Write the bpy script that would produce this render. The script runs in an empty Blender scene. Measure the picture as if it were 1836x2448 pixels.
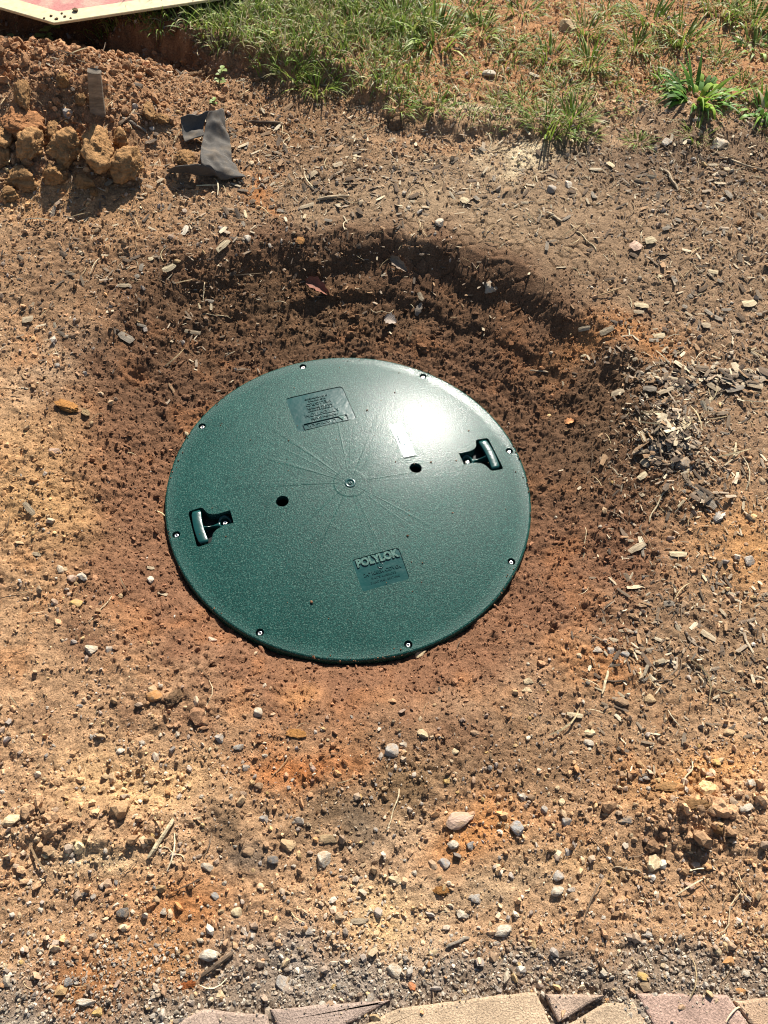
import bpy, bmesh, math, random
import numpy as np
from mathutils import Vector, Matrix, Quaternion, noise as mnoise, geometry
rng = np.random.default_rng(7); random.seed(7)
SC = bpy.context.scene
COL = SC.collection
PI = math.pi

# ------------------------------------------------------------------ camera
FPX, PITCH, ROLL = 2000.0, 0.9922, 0.082
CAM = np.array([0.0683, -0.9083, 1.3268])
_F = np.array([0, math.cos(PITCH), -math.sin(PITCH)]); _X0 = np.array([1.0, 0, 0]); _U0 = np.cross(_X0, _F)
_X = _X0*math.cos(ROLL)+_U0*math.sin(ROLL); _U = _U0*math.cos(ROLL)-_X0*math.sin(ROLL)
cd = bpy.data.cameras.new('camera'); cam = bpy.data.objects.new('camera', cd); COL.objects.link(cam)
cd.sensor_fit = 'VERTICAL'; cd.sensor_height = 36; cd.sensor_width = 27; cd.lens = FPX/2448*36
cd.clip_start = 0.02; cd.clip_end = 500
M = Matrix.Identity(4)
for i in range(3):
    M[i][0] = _X[i]; M[i][1] = _U[i]; M[i][2] = -_F[i]; M[i][3] = CAM[i]
cam.matrix_world = M
SC.camera = cam
# ------------------------------------------------------------------ light
SUN_EL, SUN_AZ = math.radians(40.5), math.radians(9.5)
w = bpy.data.worlds.new('World'); SC.world = w; w.use_nodes = True
nt = w.node_tree
sky = nt.nodes.new('ShaderNodeTexSky'); sky.sky_type = 'NISHITA'; sky.sun_disc = False
sky.sun_elevation = SUN_EL; sky.sun_rotation = SUN_AZ
nt.links.new(sky.outputs[0], nt.nodes['Background'].inputs[0]); nt.nodes['Background'].inputs[1].default_value = 0.05
sd = bpy.data.lights.new('sun', 'SUN'); sun = bpy.data.objects.new('sun', sd); COL.objects.link(sun)
sd.energy = 4.8; sd.angle = math.radians(0.5); sd.color = (1, .95, .86)
S = Vector((math.sin(SUN_AZ)*math.cos(SUN_EL), math.cos(SUN_AZ)*math.cos(SUN_EL), math.sin(SUN_EL)))
sun.rotation_euler = S.to_track_quat('Z', 'Y').to_euler(); sun.location = (1, 5, 5)
SC.view_settings.view_transform = 'Standard'; SC.view_settings.look = 'None'
SC.view_settings.exposure = 0.95; SC.view_settings.gamma = 1
SC.cycles.filter_width = 1.1

# ------------------------------------------------------------------ picture units (1659 wide) <-> ground
PS = 1836/1659
def ray(px, py):
    d = _F+(px*PS-918)/FPX*_X-(py*PS-1224)/FPX*_U
    return d/np.linalg.norm(d)
def plane(px, py, z=.06):
    d = ray(px, py); return CAM+d*((z-CAM[2])/d[2])
def to_px(x, y, z=.06):
    dx = x-CAM[0]; dy = y-CAM[1]; dz = z-CAM[2]
    dep = np.maximum(dx*_F[0]+dy*_F[1]+dz*_F[2], .3)
    u = (dx*_X[0]+dy*_X[1]+dz*_X[2])/dep; v = (dx*_U[0]+dy*_U[1]+dz*_U[2])/dep
    return (918+FPX*u)/PS, (1224-FPX*v)/PS

# ------------------------------------------------------------------ numpy noise
def _h(ix, iy, s):
    n = (ix.astype(np.int64)*374761393+iy.astype(np.int64)*668265263+s*974634777) & 0xffffffff
    n = ((n ^ (n >> 13))*1274126177) & 0xffffffff
    return ((n ^ (n >> 16)) & 0xffffff)/float(0x1000000)
def perlin(x, y, s=0):
    ix = np.floor(x); iy = np.floor(y); fx = x-ix; fy = y-iy
    ux = fx*fx*fx*(fx*(fx*6-15)+10); uy = fy*fy*fy*(fy*(fy*6-15)+10)
    def g(a, b):
        t = _h(ix+a, iy+b, s)*2*PI; return np.cos(t)*(fx-a)+np.sin(t)*(fy-b)
    n0 = g(0, 0)*(1-ux)+g(1, 0)*ux; n1 = g(0, 1)*(1-ux)+g(1, 1)*ux
    return (n0*(1-uy)+n1*uy)*1.4
def fbm(x, y, s=0, o=3):
    r = 0; a = 1
    for i in range(o):
        r = r+a*perlin(x*2**i+i*17.3, y*2**i-i*9.1, s+i); a *= .5
    return r
def worley(x, y, s=0):
    ix = np.floor(x); iy = np.floor(y)
    f1 = np.full(x.shape, 9.0); f2 = f1.copy()
    for a in (-1, 0, 1):
        for b in (-1, 0, 1):
            d = np.hypot(ix+a+_h(ix+a, iy+b, s)-x, iy+b+_h(ix+a, iy+b, s+50)-y)
            f2 = np.where(d < f1, f1, np.minimum(f2, d)); f1 = np.minimum(f1, d)
    return f1, f2
def sst(a, b, x):
    t = np.clip((x-a)/(b-a), 0, 1); return t*t*(3-2*t)

# ------------------------------------------------------------------ the terrain
LIDR = .35
_th = np.radians([-180, -135, -90, -45, 0, 45, 90, 135, 180])
_ro = np.array([.58, .52, .49, .53, .63, .64, .62, .67, .58])
def pit_r(x, y):
    th = np.arctan2(y, x)
    n = perlin(np.cos(th)*2.2+3, np.sin(th)*2.2, 5)*.045+perlin(np.cos(th)*7+3, np.sin(th)*7, 6)*.03
    return np.interp(th, _th, _ro)+n
_sod = [(-700, 30), (-60, 45), (150, 62), (280, 96), (420, 140), (560, 178), (690, 190), (770, 228), (830, 262), (900, 282), (1000, 300), (1120, 312), (1240, 306), (1330, 270), (1500, 300), (1659, 335), (2300, 420)]
_sodw = np.array([plane(a, b, .1)[:2] for a, b in _sod])
_sodh = np.array([.06, .06, .06, .06, .055, .05, .045, .042, .038, .03, .026, .024, .022, .01, .01, .01, .01])
_md = plane(120, 215, .14)[:2]
def zones(x, y):
    """masks over the ground, 0..1"""
    qx, qy = to_px(x, y)
    jx = perlin(x*5, y*5, 11)*70+perlin(x*16, y*16, 12)*40
    jy = perlin(x*5, y*5, 13)*60+perlin(x*16, y*16, 14)*30
    return qx+jx, qy+jy
def blob(qx, qy, cx, cy, rx, ry):
    return np.exp(-(((qx-cx)/rx)**2+((qy-cy)/ry)**2))
def macro(x, y):
    r = np.hypot(x, y)
    base = .058+.052*sst(.10, .80, y)+.012*sst(.2, .7, x)*sst(-.3, .1, y)+fbm(x*1.6, y*1.6, 21, 2)*.012
    R = pit_r(x, y)
    t = np.clip((r-.345)/(R-.345), 0, 1.6)
    far = sst(-.1, .6, y/np.maximum(r, .01))
    prof = np.clip((1-far)*(1-(1-np.minimum(t, 1))**1.5)+far*np.minimum(t, 1)**1.45, 0, 1)
    tt = np.clip(t+.10*fbm(x*5, y*5, 51, 2)+.03*perlin(x*19, y*19, 54), 0, 1.2); k3 = tt*3.2
    ter = (np.floor(k3)+sst(.55, .95, k3-np.floor(k3)))/3.2
    prof = np.where(t > 0, np.clip(prof+.42*far*sst(.12, .3, t)*sst(1.15, .9, t)*(ter-tt), 0, 1.1), prof)
    floor = -.022+.012*far
    z = floor+(base-floor)*prof
    # lip of loose soil on the far rim
    z = z+far*.006*np.exp(-((t-1.0)/.2)**2)
    # cut edge of the turf
    ye = np.interp(x, _sodw[:, 0], _sodw[:, 1]); hh = np.interp(x, _sodw[:, 0], _sodh)
    e = y-ye+fbm(x*9, y*9, 31, 3)*.035
    z = z+hh*sst(-.03, .05, e+perlin(x*40, y*40, 35)*.014)
    # heap of dug soil at upper left
    mx = (x-_md[0]); my = (y-_md[1])
    m = np.exp(-(np.maximum(np.abs(mx+.12)-.22, 0)/.20)**2)*np.exp(-(np.maximum(my, 0)/.17)**2-(np.minimum(my, 0)/.22)**2)
    m = m*(1+.25*fbm(x*6, y*6, 41, 3))
    z = z+.125*m*(1-sst(.0, .07, e))-.045*np.exp(-((e+.05)/.045)**2)*sst(-.35, -.6, x)
    # front bank of the heap
    qx, qy = to_px(x, y)
    fr = np.clip((262+perlin(x*9, y*9, 44)*14-qy)/30, -1, 1)
    z = z+.022*fr*blob(qx, qy, 40, 262, 330, 75)
    # raised rough soil lower right
    z = z+.018*blob(qx, qy, 1510, 1750, 150, 70)*(1+fbm(x*20, y*20, 45, 2)*.6)
    z = z+.016*blob(qx, qy, 200, 1790, 190, 60)*(1+fbm(x*20, y*20, 46, 2)*.6)
    z = z+.012*blob(qx, qy, 1440, 950, 90, 90)
    # grit lies level with the brick edging
    z = z+(.056-z)*sst(-.70, -.80, y)*.85-.0015*sst(-.845, -.87, y-.06*x)
    return z
def crumb(x, y):
    """how loose the soil is"""
    r = np.hypot(x, y); R = pit_r(x, y)
    ring = sst(R*1.22, R*.82, r)
    qx, qy = to_px(x, y)
    return np.clip(ring+blob(qx, qy, 100, 250, 480, 200)+.8*blob(qx, qy, 1500, 1760, 230, 120)+.5*blob(qx, qy, 200, 1800, 300, 130)+.25*sst(1450, 1700, qy), 0, 1)
def cracked(x, y):
    qx, qy = zones(x, y)
    return np.clip(blob(qx, qy, 960, 520, 330, 95)+blob(qx, qy, 1200, 560, 200, 100)+.7*blob(qx, qy, 930, 1540, 230, 60), 0, 1)
def height(x, y):
    z = macro(x, y)
    c = crumb(x, y); k = cracked(x, y)
    flat = 1-.75*k
    c = c*(.30+.70*sst(-.35, .35, perlin(x*6, y*6, 79)+.5*perlin(x*15, y*15, 80)))
    rg = np.maximum(c, .95*sst(-.15, .55, fbm(x*6, y*6, 66, 3)))*(1-k)
    z = z+fbm(x*14, y*14, 61, 2)*(.0035+.0040*rg)*flat
    z = z+fbm(x*55, y*55, 63, 3)*(.0020+.0016*rg)*flat
    f1, f2 = worley(x*58+fbm(x*40, y*40, 3, 2)*.5, y*58, 71)
    z = z+rg*.0026*sst(-.3, .5, perlin(x*17, y*17, 78))*2*np.sqrt(np.clip(1-(f1/.62)**2, 0, 1))
    f1, f2 = worley(x*125, y*125, 72)
    z = z+(.0014+.0006*rg)*flat*np.sqrt(np.clip(1-(f1/.6)**2, 0, 1))
    z = z+fbm(x*105, y*105, 69, 2)*.0022*rg*flat
    f1, f2 = worley(x*34+fbm(x*30, y*30, 8, 2)*.35, y*34+fbm(x*30, y*30, 9, 2)*.35, 73)
    z = z-k*.0055*sst(.13, .0, f2-f1)*sst(-.5, .2, perlin(x*20, y*20, 76))
    z = z+perlin(x*230, y*230, 75)*.0013*flat
    return z
TAN = np.array([.40, .245, .125])
def colour(x, y):
    qx, qy = zones(x, y)
    n1 = fbm(x*3.1, y*3.1, 81, 3); n2 = fbm(x*11, y*11, 84, 3); n3 = fbm(x*60, y*60, 87, 2)
    c = np.ones(x.shape+(3,))*TAN
    def mix(wt, rgb):
        nonlocal c
        wt = np.clip(wt, 0, 1)[..., None]; c = c*(1-wt)+np.array(rgb)*wt
    mix(sst(.05, .7, n1)*.7, (.49, .335, .19))
    mix(sst(.15, .9, n2)*.6, (.38, .185, .075))
    mix(sst(.1, .8, -n2)*.6, (.21, .12, .062))
    # trodden mud of the upper middle and right
    mix(.9*sst(300, 380, qy)*sst(900, 640, qy)*sst(380, 700, qx), (.27, .185, .105))
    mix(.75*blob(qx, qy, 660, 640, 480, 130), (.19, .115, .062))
    mix(.7*blob(qx, qy, 980, 500, 330, 90), (.34, .24, .135))
    mix(.75*blob(qx, qy, 1560, 900, 330, 520), (.28, .18, .10))
    mix(.6*blob(qx, qy, 1480, 1400, 240, 140), (.20, .135, .075))
    mix(.9*blob(qx, qy, 1020, 1630, 380, 120), (.20, .12, .062))
    mix(.7*blob(qx, qy, 1420, 400, 300, 70), (.13, .085, .05))
    mix(.6*blob(qx, qy, 620, 320, 200, 120), (.17, .10, .048))
    mix(.6*blob(qx, qy, 250, 590, 250, 110), (.23, .14, .075))
    # damp soil round the cover; far and right walls darkened further for their shade
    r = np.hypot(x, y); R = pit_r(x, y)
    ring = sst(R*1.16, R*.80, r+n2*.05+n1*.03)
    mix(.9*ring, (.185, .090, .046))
    mix(.8*ring*sst(-.15, .45, y/np.maximum(r, .01)+n1*.3), (.122, .068, .036))  # far wall: shade put into the colour on top of the damp
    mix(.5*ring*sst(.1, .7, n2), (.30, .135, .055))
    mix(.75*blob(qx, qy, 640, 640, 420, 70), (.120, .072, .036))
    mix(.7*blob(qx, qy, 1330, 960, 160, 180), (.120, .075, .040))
    # heap, lawn soil, sand, grit by the bricks
    mix(.85*blob(qx, qy, 100, 250, 420, 170), (.30, .16, .075))
    mix(sst(310, 230, qy)*sst(700, 900, qx), (.39, .205, .09))
    mix(.9*sst(230, 120, qy)*sst(30, 60, qy)*blob(qx, qy, 330, 110, 420, 90), (.085, .045, .022))  # trench below the board: its shadow deepened in the soil colour
    mix(1.3*blob(qx, qy, 985, 293, 75, 16)+1.2*blob(qx, qy, 1120, 375, 75, 28), (.58, .46, .27))
    mix(.8*sst(2040, 2120, qy+(qx-800)*.03+n2*40), (.21, .165, .115))
    mix(.85*sst(2150, 2200, qy), (.30, .25, .18))
    # rusty and pale patches of clay
    for a, b, s1, s2, rgb in [(660, 1650, 120, 50, (.40, .15, .045)), (400, 1960, 130, 60, (.40, .175, .06)), (180, 2130, 100, 60, (.36, .16, .055)), (1040, 1800, 90, 70, (.46, .21, .07)), (750, 1790, 80, 55, (.13, .10, .065)), (560, 1870, 60, 40, (.16, .12, .08)), (700, 2080, 260, 60, (.24, .20, .15)), (1100, 1930, 120, 60, (.36, .25, .14)), (220, 1880, 110, 50, (.54, .38, .2)), (350, 2060, 90, 50, (.36, .18, .07)), (1250, 1880, 120, 50, (.40, .25, .12)), (850, 1700, 70, 60, (.20, .125, .06)), (520, 1800, 50, 60, (.17, .11, .06)), (700, 1760, 60, 60, (.18, .115, .06)), (1560, 1160, 90, 90, (.46, .24, .09)), (1330, 770, 120, 50, (.42, .20, .075)), (1300, 1440, 120, 60, (.36, .17, .065)), (1540, 1660, 140, 60, (.46, .23, .08)), (300, 1690, 160, 60, (.52, .33, .15)), (860, 1960, 90, 60, (.54, .36, .17)), (630, 1500, 60, 40, (.40, .2, .08)), (560, 450, 40, 20, (.42, .18, .06)), (120, 460, 200, 60, (.46, .26, .11)), (60, 1080, 120, 160, (.44, .26, .11))]:
        mix(.9*blob(qx, qy, a, b, s1, s2), rgb)
    v = 1+.28*n3+.14*perlin(x*210, y*210, 90)
    return np.clip(c*np.array([1, .99, 1.07])*v[..., None], .01, .8)

def axis(segs, far):
    out = []
    for a, b, st in segs: out += list(np.arange(a, b, st))
    lo, hi = out[0], segs[-1][1]; left = []; right = []; st = .008; p = lo
    while p > -far: p -= st; st *= 1.17; left.append(p)
    st = .008; p = hi
    while p < far: right.append(p); p += st; st *= 1.17
    return np.array(left[::-1]+out+right)
GX = axis([(-1.25, -.95, .005), (-.95, .95, .0027), (.95, 1.3, .005)], 70)
GY = axis([(-1.05, .75, .0026), (.75, 2.15, .004)], 70)
XX, YY = np.meshgrid(GX, GY)
ZZ = height(XX, YY)
_rr = np.hypot(XX, YY)
ZZ = np.where(_rr < LIDR-.004, np.minimum(ZZ, -.10), ZZ)
def H(x, y):
    x = np.asarray(x, float); y = np.asarray(y, float)
    i = np.clip(np.searchsorted(GX, x)-1, 0, len(GX)-2); j = np.clip(np.searchsorted(GY, y)-1, 0, len(GY)-2)
    fx = (x-GX[i])/(GX[i+1]-GX[i]); fy = (y-GY[j])/(GY[j+1]-GY[j])
    return (ZZ[j, i]*(1-fx)+ZZ[j, i+1]*fx)*(1-fy)+(ZZ[j+1, i]*(1-fx)+ZZ[j+1, i+1]*fx)*fy
def at(px, py, up=0.0):
    z = .08
    for k in range(14):
        p = plane(px, py, z); z = z*.4+.6*(float(H(p[0], p[1]))+up)
    return plane(px, py, z)
def normal(p, d=.02):
    x, y = p[0], p[1]
    return Vector((float(H(x-d, y)-H(x+d, y)), float(H(x, y-d)-H(x, y+d)), 2*d)).normalized()

# ------------------------------------------------------------------ materials
def mat(name, rough=.9, spec=.3):
    m = bpy.data.materials.new(name); m.use_nodes = True
    b = m.node_tree.nodes['Principled BSDF']; b.inputs['Roughness'].default_value = rough; b.inputs['Specular IOR Level'].default_value = spec
    return m, m.node_tree, b
def N(t, kind, **kw):
    n = t.nodes.new(kind)
    for k, v in kw.items():
        if k in n.inputs: n.inputs[k].default_value = v
        else: setattr(n, k, v)
    return n
def noise_n(t, scale, detail=3, rough=.6):
    tc = t.nodes.get('tc') or N(t, 'ShaderNodeTexCoord'); tc.name = 'tc'
    n = N(t, 'ShaderNodeTexNoise', Scale=scale, Detail=detail, Roughness=rough)
    t.links.new(tc.outputs['Object'], n.inputs['Vector']); return n
def ramp(t, src, a, b, lo, hi):
    r = N(t, 'ShaderNodeMapRange'); r.inputs[1].default_value = a; r.inputs[2].default_value = b; r.inputs[3].default_value = lo; r.inputs[4].default_value = hi
    t.links.new(src, r.inputs[0]); return r.outputs[0]
def tint(t, b, csrc, factors):
    c = csrc
    for f in factors:
        v = N(t, 'ShaderNodeVectorMath', operation='SCALE'); t.links.new(c, v.inputs[0]); t.links.new(f, v.inputs['Scale']); c = v.outputs[0]
    t.links.new(c, b.inputs['Base Color']); return c
def bump(t, b, src, dist, strength=1.0, prev=None):
    n = N(t, 'ShaderNodeBump', Distance=dist, Strength=strength); t.links.new(src, n.inputs['Height'])
    if prev: t.links.new(prev.outputs[0], n.inputs['Normal'])
    t.links.new(n.outputs[0], b.inputs['Normal']); return n
def attr_mat(name, rough=.95, spec=.15, s=(420, 1100), amp=.4, bd=.0012):
    m, t, b = mat(name, rough, spec)
    a = N(t, 'ShaderNodeAttribute', attribute_name='Col')
    n1 = noise_n(t, s[0], 3); n2 = noise_n(t, s[1], 2)
    tint(t, b, a.outputs['Color'], [ramp(t, n1.outputs[0], .3, .7, 1-amp, 1+amp), ramp(t, n2.outputs[0], .3, .7, 1-amp*.7, 1+amp*.7)])
    if bd:
        p = bump(t, b, n1.outputs[0], bd*1.6); bump(t, b, n2.outputs[0], bd, 1, p)
    return m
def obj_mat(name, rough=.85, spec=.3, s=(120, 600), amp=.3, bd=.001, stretch=None):
    m, t, b = mat(name, rough, spec)
    a = N(t, 'ShaderNodeObjectInfo')
    n1 = noise_n(t, s[0], 4); n2 = noise_n(t, s[1], 3)
    if stretch:
        mp = N(t, 'ShaderNodeMapping'); mp.inputs['Scale'].default_value = stretch
        t.links.new(t.nodes['tc'].outputs['Object'], mp.inputs[0])
        for n in (n1, n2): t.links.new(mp.outputs[0], n.inputs['Vector'])
    tint(t, b, a.outputs['Color'], [ramp(t, n1.outputs[0], .3, .7, 1-amp, 1+amp), ramp(t, n2.outputs[0], .3, .7, 1-amp*.6, 1+amp*.6)])
    if bd:
        p = bump(t, b, n1.outputs[0], bd*2); bump(t, b, n2.outputs[0], bd, 1, p)
    return m
M_soil = attr_mat('soil', .97, .1, (330, 900), .42, .0016)
M_grain = attr_mat('loose_soil', .97, .1, (300, 900), .35, .0008)
M_grit = attr_mat('grit', .85, .3, (400, 1200), .22, .0004)
M_stone = obj_mat('stone', .8, .35, (2.2, 11), .22, .0010)
_t = M_stone.node_tree; _b = _t.nodes['Principled BSDF']; _m = N(_t, 'ShaderNodeMix', data_type='RGBA'); _m.inputs['B'].default_value = (.36, .235, .13, 1)
_d = noise_n(_t, 1.6, 4); _t.links.new(_b.inputs['Base Color'].links[0].from_socket, _m.inputs['A']); _t.links.new(ramp(_t, _d.outputs[0], .42, .62, 0, .75), _m.inputs['Factor']); _t.links.new(_m.outputs['Result'], _b.inputs['Base Color'])
M_clod = obj_mat('clay_clod', .97, .1, (2.5, 14), .32, .0030)
M_chip = obj_mat('split_wood', .9, .2, (7, 26), .38, .0007, (.15, 1, 1))
M_wood = obj_mat('weathered_wood', .9, .2, (40, 160), .38, .0010, (.18, 1, 1))

# ------------------------------------------------------------------ object helpers
def build(name, V, Fs, m=None, parent=None, smooth=False, col=None, link=True):
    me = bpy.data.meshes.new(name)
    V = np.asarray(V, np.float32)
    if isinstance(Fs, np.ndarray):
        k = Fs.shape[1]
        me.vertices.add(len(V)); me.vertices.foreach_set('co', V.ravel())
        me.loops.add(Fs.size); me.loops.foreach_set('vertex_index', Fs.astype(np.int32).ravel())
        me.polygons.add(len(Fs)); me.polygons.foreach_set('loop_start', np.arange(0, Fs.size, k, dtype=np.int32))
        me.update(calc_edges=True)
    else:
        me.from_pydata([tuple(map(float, v)) for v in V], [], Fs); me.update()
    me.polygons.foreach_set('use_smooth', np.full(len(me.polygons), smooth))
    if col is not None:
        a = me.color_attributes.new('Col', 'FLOAT_COLOR', 'POINT')
        c4 = np.ones((len(V), 4), np.float32); c4[:, :3] = col; a.data.foreach_set('color', c4.ravel())
    if m: me.materials.append(m)
    o = bpy.data.objects.new(name, me)
    if link: COL.objects.link(o)
    if parent: o.parent = parent
    return o
def tag(o, label=None, cat=None, group=None, kind=None):
    if label: o['label'] = label
    if cat: o['category'] = cat
    if group: o['group'] = group
    if kind: o['kind'] = kind
    return o
def ico(sub):
    bm = bmesh.new(); bmesh.ops.create_icosphere(bm, subdivisions=sub, radius=1)
    V = np.array([v.co[:] for v in bm.verts]); Fc = np.array([[v.index for v in f.verts] for f in bm.faces]); bm.free()
    V /= np.linalg.norm(V, axis=1)[:, None]; return V, Fc
def angular(sub, seed, k=12, lo=.55):
    r = np.random.default_rng(seed); V, Fc = ico(sub)
    n = r.normal(size=(k, 3)); n /= np.linalg.norm(n, axis=1)[:, None]; d = r.uniform(lo, .95, k)
    dot = np.maximum(V@n.T, 1e-3); rad = np.minimum((d/dot).min(1), 1.15)
    V = V*rad[:, None]
    return V/np.abs(V).max(0), Fc
def facets(seed, k=9, lo=.55):
    r = np.random.default_rng(seed); n = r.normal(size=(k, 3)); n /= np.linalg.norm(n, axis=1)[:, None]; d = r.uniform(lo, .95, k)
    return lambda v: min(1.15, float((d/np.maximum(n@v, 1e-3)).min()))
def lumpy(sub, seed, a=.28, cut=None):
    V, Fc = ico(sub); o = Vector((seed*3.7, seed*1.3, 0)); out = []
    for v in V:
        q = Vector(v)
        c = mnoise.cell_vector(q*1.0+o)
        r = (cut(v) if cut else 1)+a*mnoise.noise(q*1.3+o)+a*.6*mnoise.noise(q*3.1+o)+.13*mnoise.noise(q*6+o)+.07*mnoise.noise(q*13+o)+.05*mnoise.noise(q*26+o)+.03*mnoise.noise(q*45+o)
        d, p = mnoise.voronoi(q*3.2+o); r += .10*(.5-d[0])
        out.append(v*r)
    return np.array(out), Fc
def chip(seed, th=.16):
    r = np.random.default_rng(seed)
    n = 5; xs = np.linspace(-.5, .5, n)
    top = [(x+(r.uniform(-.09, .05) if i in (0, n-1) else 0), .5*(.6+.4*math.sin(PI*(.12+.76*i/(n-1))))*r.uniform(.75, 1.1)) for i, x in enumerate(xs)]
    bot = [(x+(r.uniform(-.09, .09) if i in (0, n-1) else 0), -.5*(.6+.4*math.sin(PI*(.12+.76*i/(n-1))))*r.uniform(.75, 1.1)) for i, x in enumerate(xs)]
    V = []; b = r.uniform(-.12, .12)
    for i in range(n):
        zc = b*(4*xs[i]**2); e = .55 if i in (0, n-1) else 1
        V += [(*top[i], zc+r.uniform(-.03, .03)), (top[i][0]*.97, (top[i][1]+bot[i][1])/2, zc+th*r.uniform(.5, 1)*e), (*bot[i], zc+r.uniform(-.03, .03)), (bot[i][0]*.97, (top[i][1]+bot[i][1])/2, zc-th*e)]
    Fc = []
    for i in range(n-1):
        for k in range(4):
            a, c = i*4+k, i*4+(k+1) % 4
            Fc += [(a, a+4, c+4), (a, c+4, c)]
    q = 4*(n-1)
    Fc += [(0, 1, 2), (0, 2, 3), (q, q+2, q+1), (q, q+3, q+2)]
    return np.array(V), np.array(Fc)
def tube(pts, rad, sides=6):
    pts = [Vector(p) for p in pts]; V = []; Fc = []
    for i, p in enumerate(pts):
        t = (pts[min(i+1, len(pts)-1)]-pts[max(i-1, 0)]).normalized()
        a = t.cross(Vector((0, 0, 1)));
        if a.length < .1: a = t.cross(Vector((1, 0, 0)))
        a.normalize(); b = a.cross(t)
        rr = rad[i] if hasattr(rad, '__len__') else rad
        for k in range(sides):
            q = 2*PI*k/sides; V.append(p+(a*math.cos(q)+b*math.sin(q))*rr)
    for i in range(len(pts)-1):
        for k in range(sides):
            Fc.append((i*sides+k, i*sides+(k+1) % sides, (i+1)*sides+(k+1) % sides, (i+1)*sides+k))
    Fc += [tuple(range(sides))[::-1], tuple(range((len(pts)-1)*sides, len(pts)*sides))]
    return V, Fc
def quats(n, tilt=None):
    """random rotation matrices; tilt limits how far from flat"""
    if tilt is None:
        q = rng.normal(size=(n, 4)); q /= np.linalg.norm(q, axis=1)[:, None]
    else:
        yaw = rng.uniform(0, 2*PI, n); ax = rng.uniform(0, 2*PI, n); t = np.abs(rng.normal(0, tilt, n))
        q1 = np.stack([np.cos(t/2), np.cos(ax)*np.sin(t/2), np.sin(ax)*np.sin(t/2), 0*t], -1)
        q2 = np.stack([np.cos(yaw/2), 0*yaw, 0*yaw, np.sin(yaw/2)], -1)
        a, b, c, d = q1.T; e, f, g, h = q2.T
        q = np.stack([a*e-b*f-c*g-d*h, a*f+b*e+c*h-d*g, a*g-b*h+c*e+d*f, a*h+b*g-c*f+d*e], -1)
    w_, x, y, z = q.T
    return np.stack([np.stack([1-2*(y*y+z*z), 2*(x*y-z*w_), 2*(x*z+y*w_)], -1), np.stack([2*(x*y+z*w_), 1-2*(x*x+z*z), 2*(y*z-x*w_)], -1), np.stack([2*(x*z-y*w_), 2*(y*z+x*w_), 1-2*(x*x+y*y)], -1)], -2)
def bulk(name, temps, P, R, Sc, C, m, smooth=False):
    """many loose bits as ONE mesh"""
    which = rng.integers(0, len(temps), len(P)); VV = []; FF = []; CC = []; off = 0
    for k, (V, Fc) in enumerate(temps):
        ix = np.where(which == k)[0]
        if not len(ix): continue
        v = np.einsum('nij,nvj->nvi', R[ix], V[None]*Sc[ix][:, None, :])+P[ix][:, None, :]
        f = Fc[None]+(np.arange(len(ix))*len(V))[:, None, None]+off
        VV.append(v.reshape(-1, 3)); FF.append(f.reshape(-1, Fc.shape[1])); CC.append(np.repeat(C[ix], len(V), 0)); off += len(ix)*len(V)
    return build(name, np.concatenate(VV), np.concatenate(FF), m, smooth=smooth, col=np.concatenate(CC))
def scatter(n, dens, x0=-1.25, x1=1.25, y0=-.97, y1=1.95):
    xs = []; got = 0
    while got < n:
        p = np.stack([rng.uniform(x0, x1, n*2), rng.uniform(y0, y1, n*2)], -1)
        d = dens(p[:, 0], p[:, 1]); k = (rng.random(len(p)) < d) & (np.hypot(p[:, 0], p[:, 1]) > LIDR+.006)
        xs.append(p[k]); got += k.sum()
    return np.concatenate(xs)[:n]

# ------------------------------------------------------------------ ground
nx, ny = len(GX), len(GY)
idx = np.arange(nx*ny).reshape(ny, nx)
FQ = np.stack([idx[:-1, :-1], idx[:-1, 1:], idx[1:, 1:], idx[1:, :-1]], -1).reshape(-1, 4)
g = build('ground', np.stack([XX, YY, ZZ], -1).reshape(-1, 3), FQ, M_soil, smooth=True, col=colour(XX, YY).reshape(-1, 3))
tag(g, 'bare tan and rust coloured soil dug out in a shallow pit', kind='structure'); g['category'] = 'ground'

# ------------------------------------------------------------------ loose soil, gravel, mulch, straw  (uncountable)
I1 = [(lumpy(1, s, .5)[0]*np.array([1, .8, .7]), ico(1)[1]) for s in range(8)]
G1 = [angular(1, s+100, 6, .35) for s in range(10)]
def grainset(name, label, n, dens, med, sig, mx, temps, colf, m, flat=(.4, .85), sink=.25, tilt=None, y1=1.95):
    p = scatter(n, dens, y1=y1)
    s = np.minimum(med*np.exp(rng.normal(0, sig, n)), mx)
    Sc = s[:, None]*np.stack([np.ones(n), rng.uniform(.6, 1, n), rng.uniform(*flat, n)], -1)
    z = H(p[:, 0], p[:, 1])+s*(.5-sink)
    o = bulk(name, temps, np.stack([p[:, 0], p[:, 1], z], -1), quats(n, tilt), Sc, colf(p[:, 0], p[:, 1], n), m)
    tag(o, label, kind='stuff'); return o
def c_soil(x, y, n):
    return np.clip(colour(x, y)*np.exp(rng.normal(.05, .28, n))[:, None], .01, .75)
def c_grit(x, y, n):
    pal = np.array([(.52, .40, .25), (.42, .30, .17), (.60, .50, .36), (.32, .28, .24), (.24, .22, .20), (.46, .41, .34), (.46, .24, .10), (.62, .55, .44), (.36, .22, .11), (.5, .34, .16)])
    c = pal[rng.integers(0, len(pal), n)]
    k = rng.uniform(.1, .85, n)[:, None]
    return np.clip((c*(1-k)+colour(x, y)*k)*np.exp(rng.normal(0, .18, n))[:, None], .02, .8)
def d_crumb(x, y):
    qx, qy = to_px(x, y)
    return np.clip(.6*crumb(x, y)+.36, 0, 1)*(1-.8*cracked(x, y))*sst(-.90, -.80, y)
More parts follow.
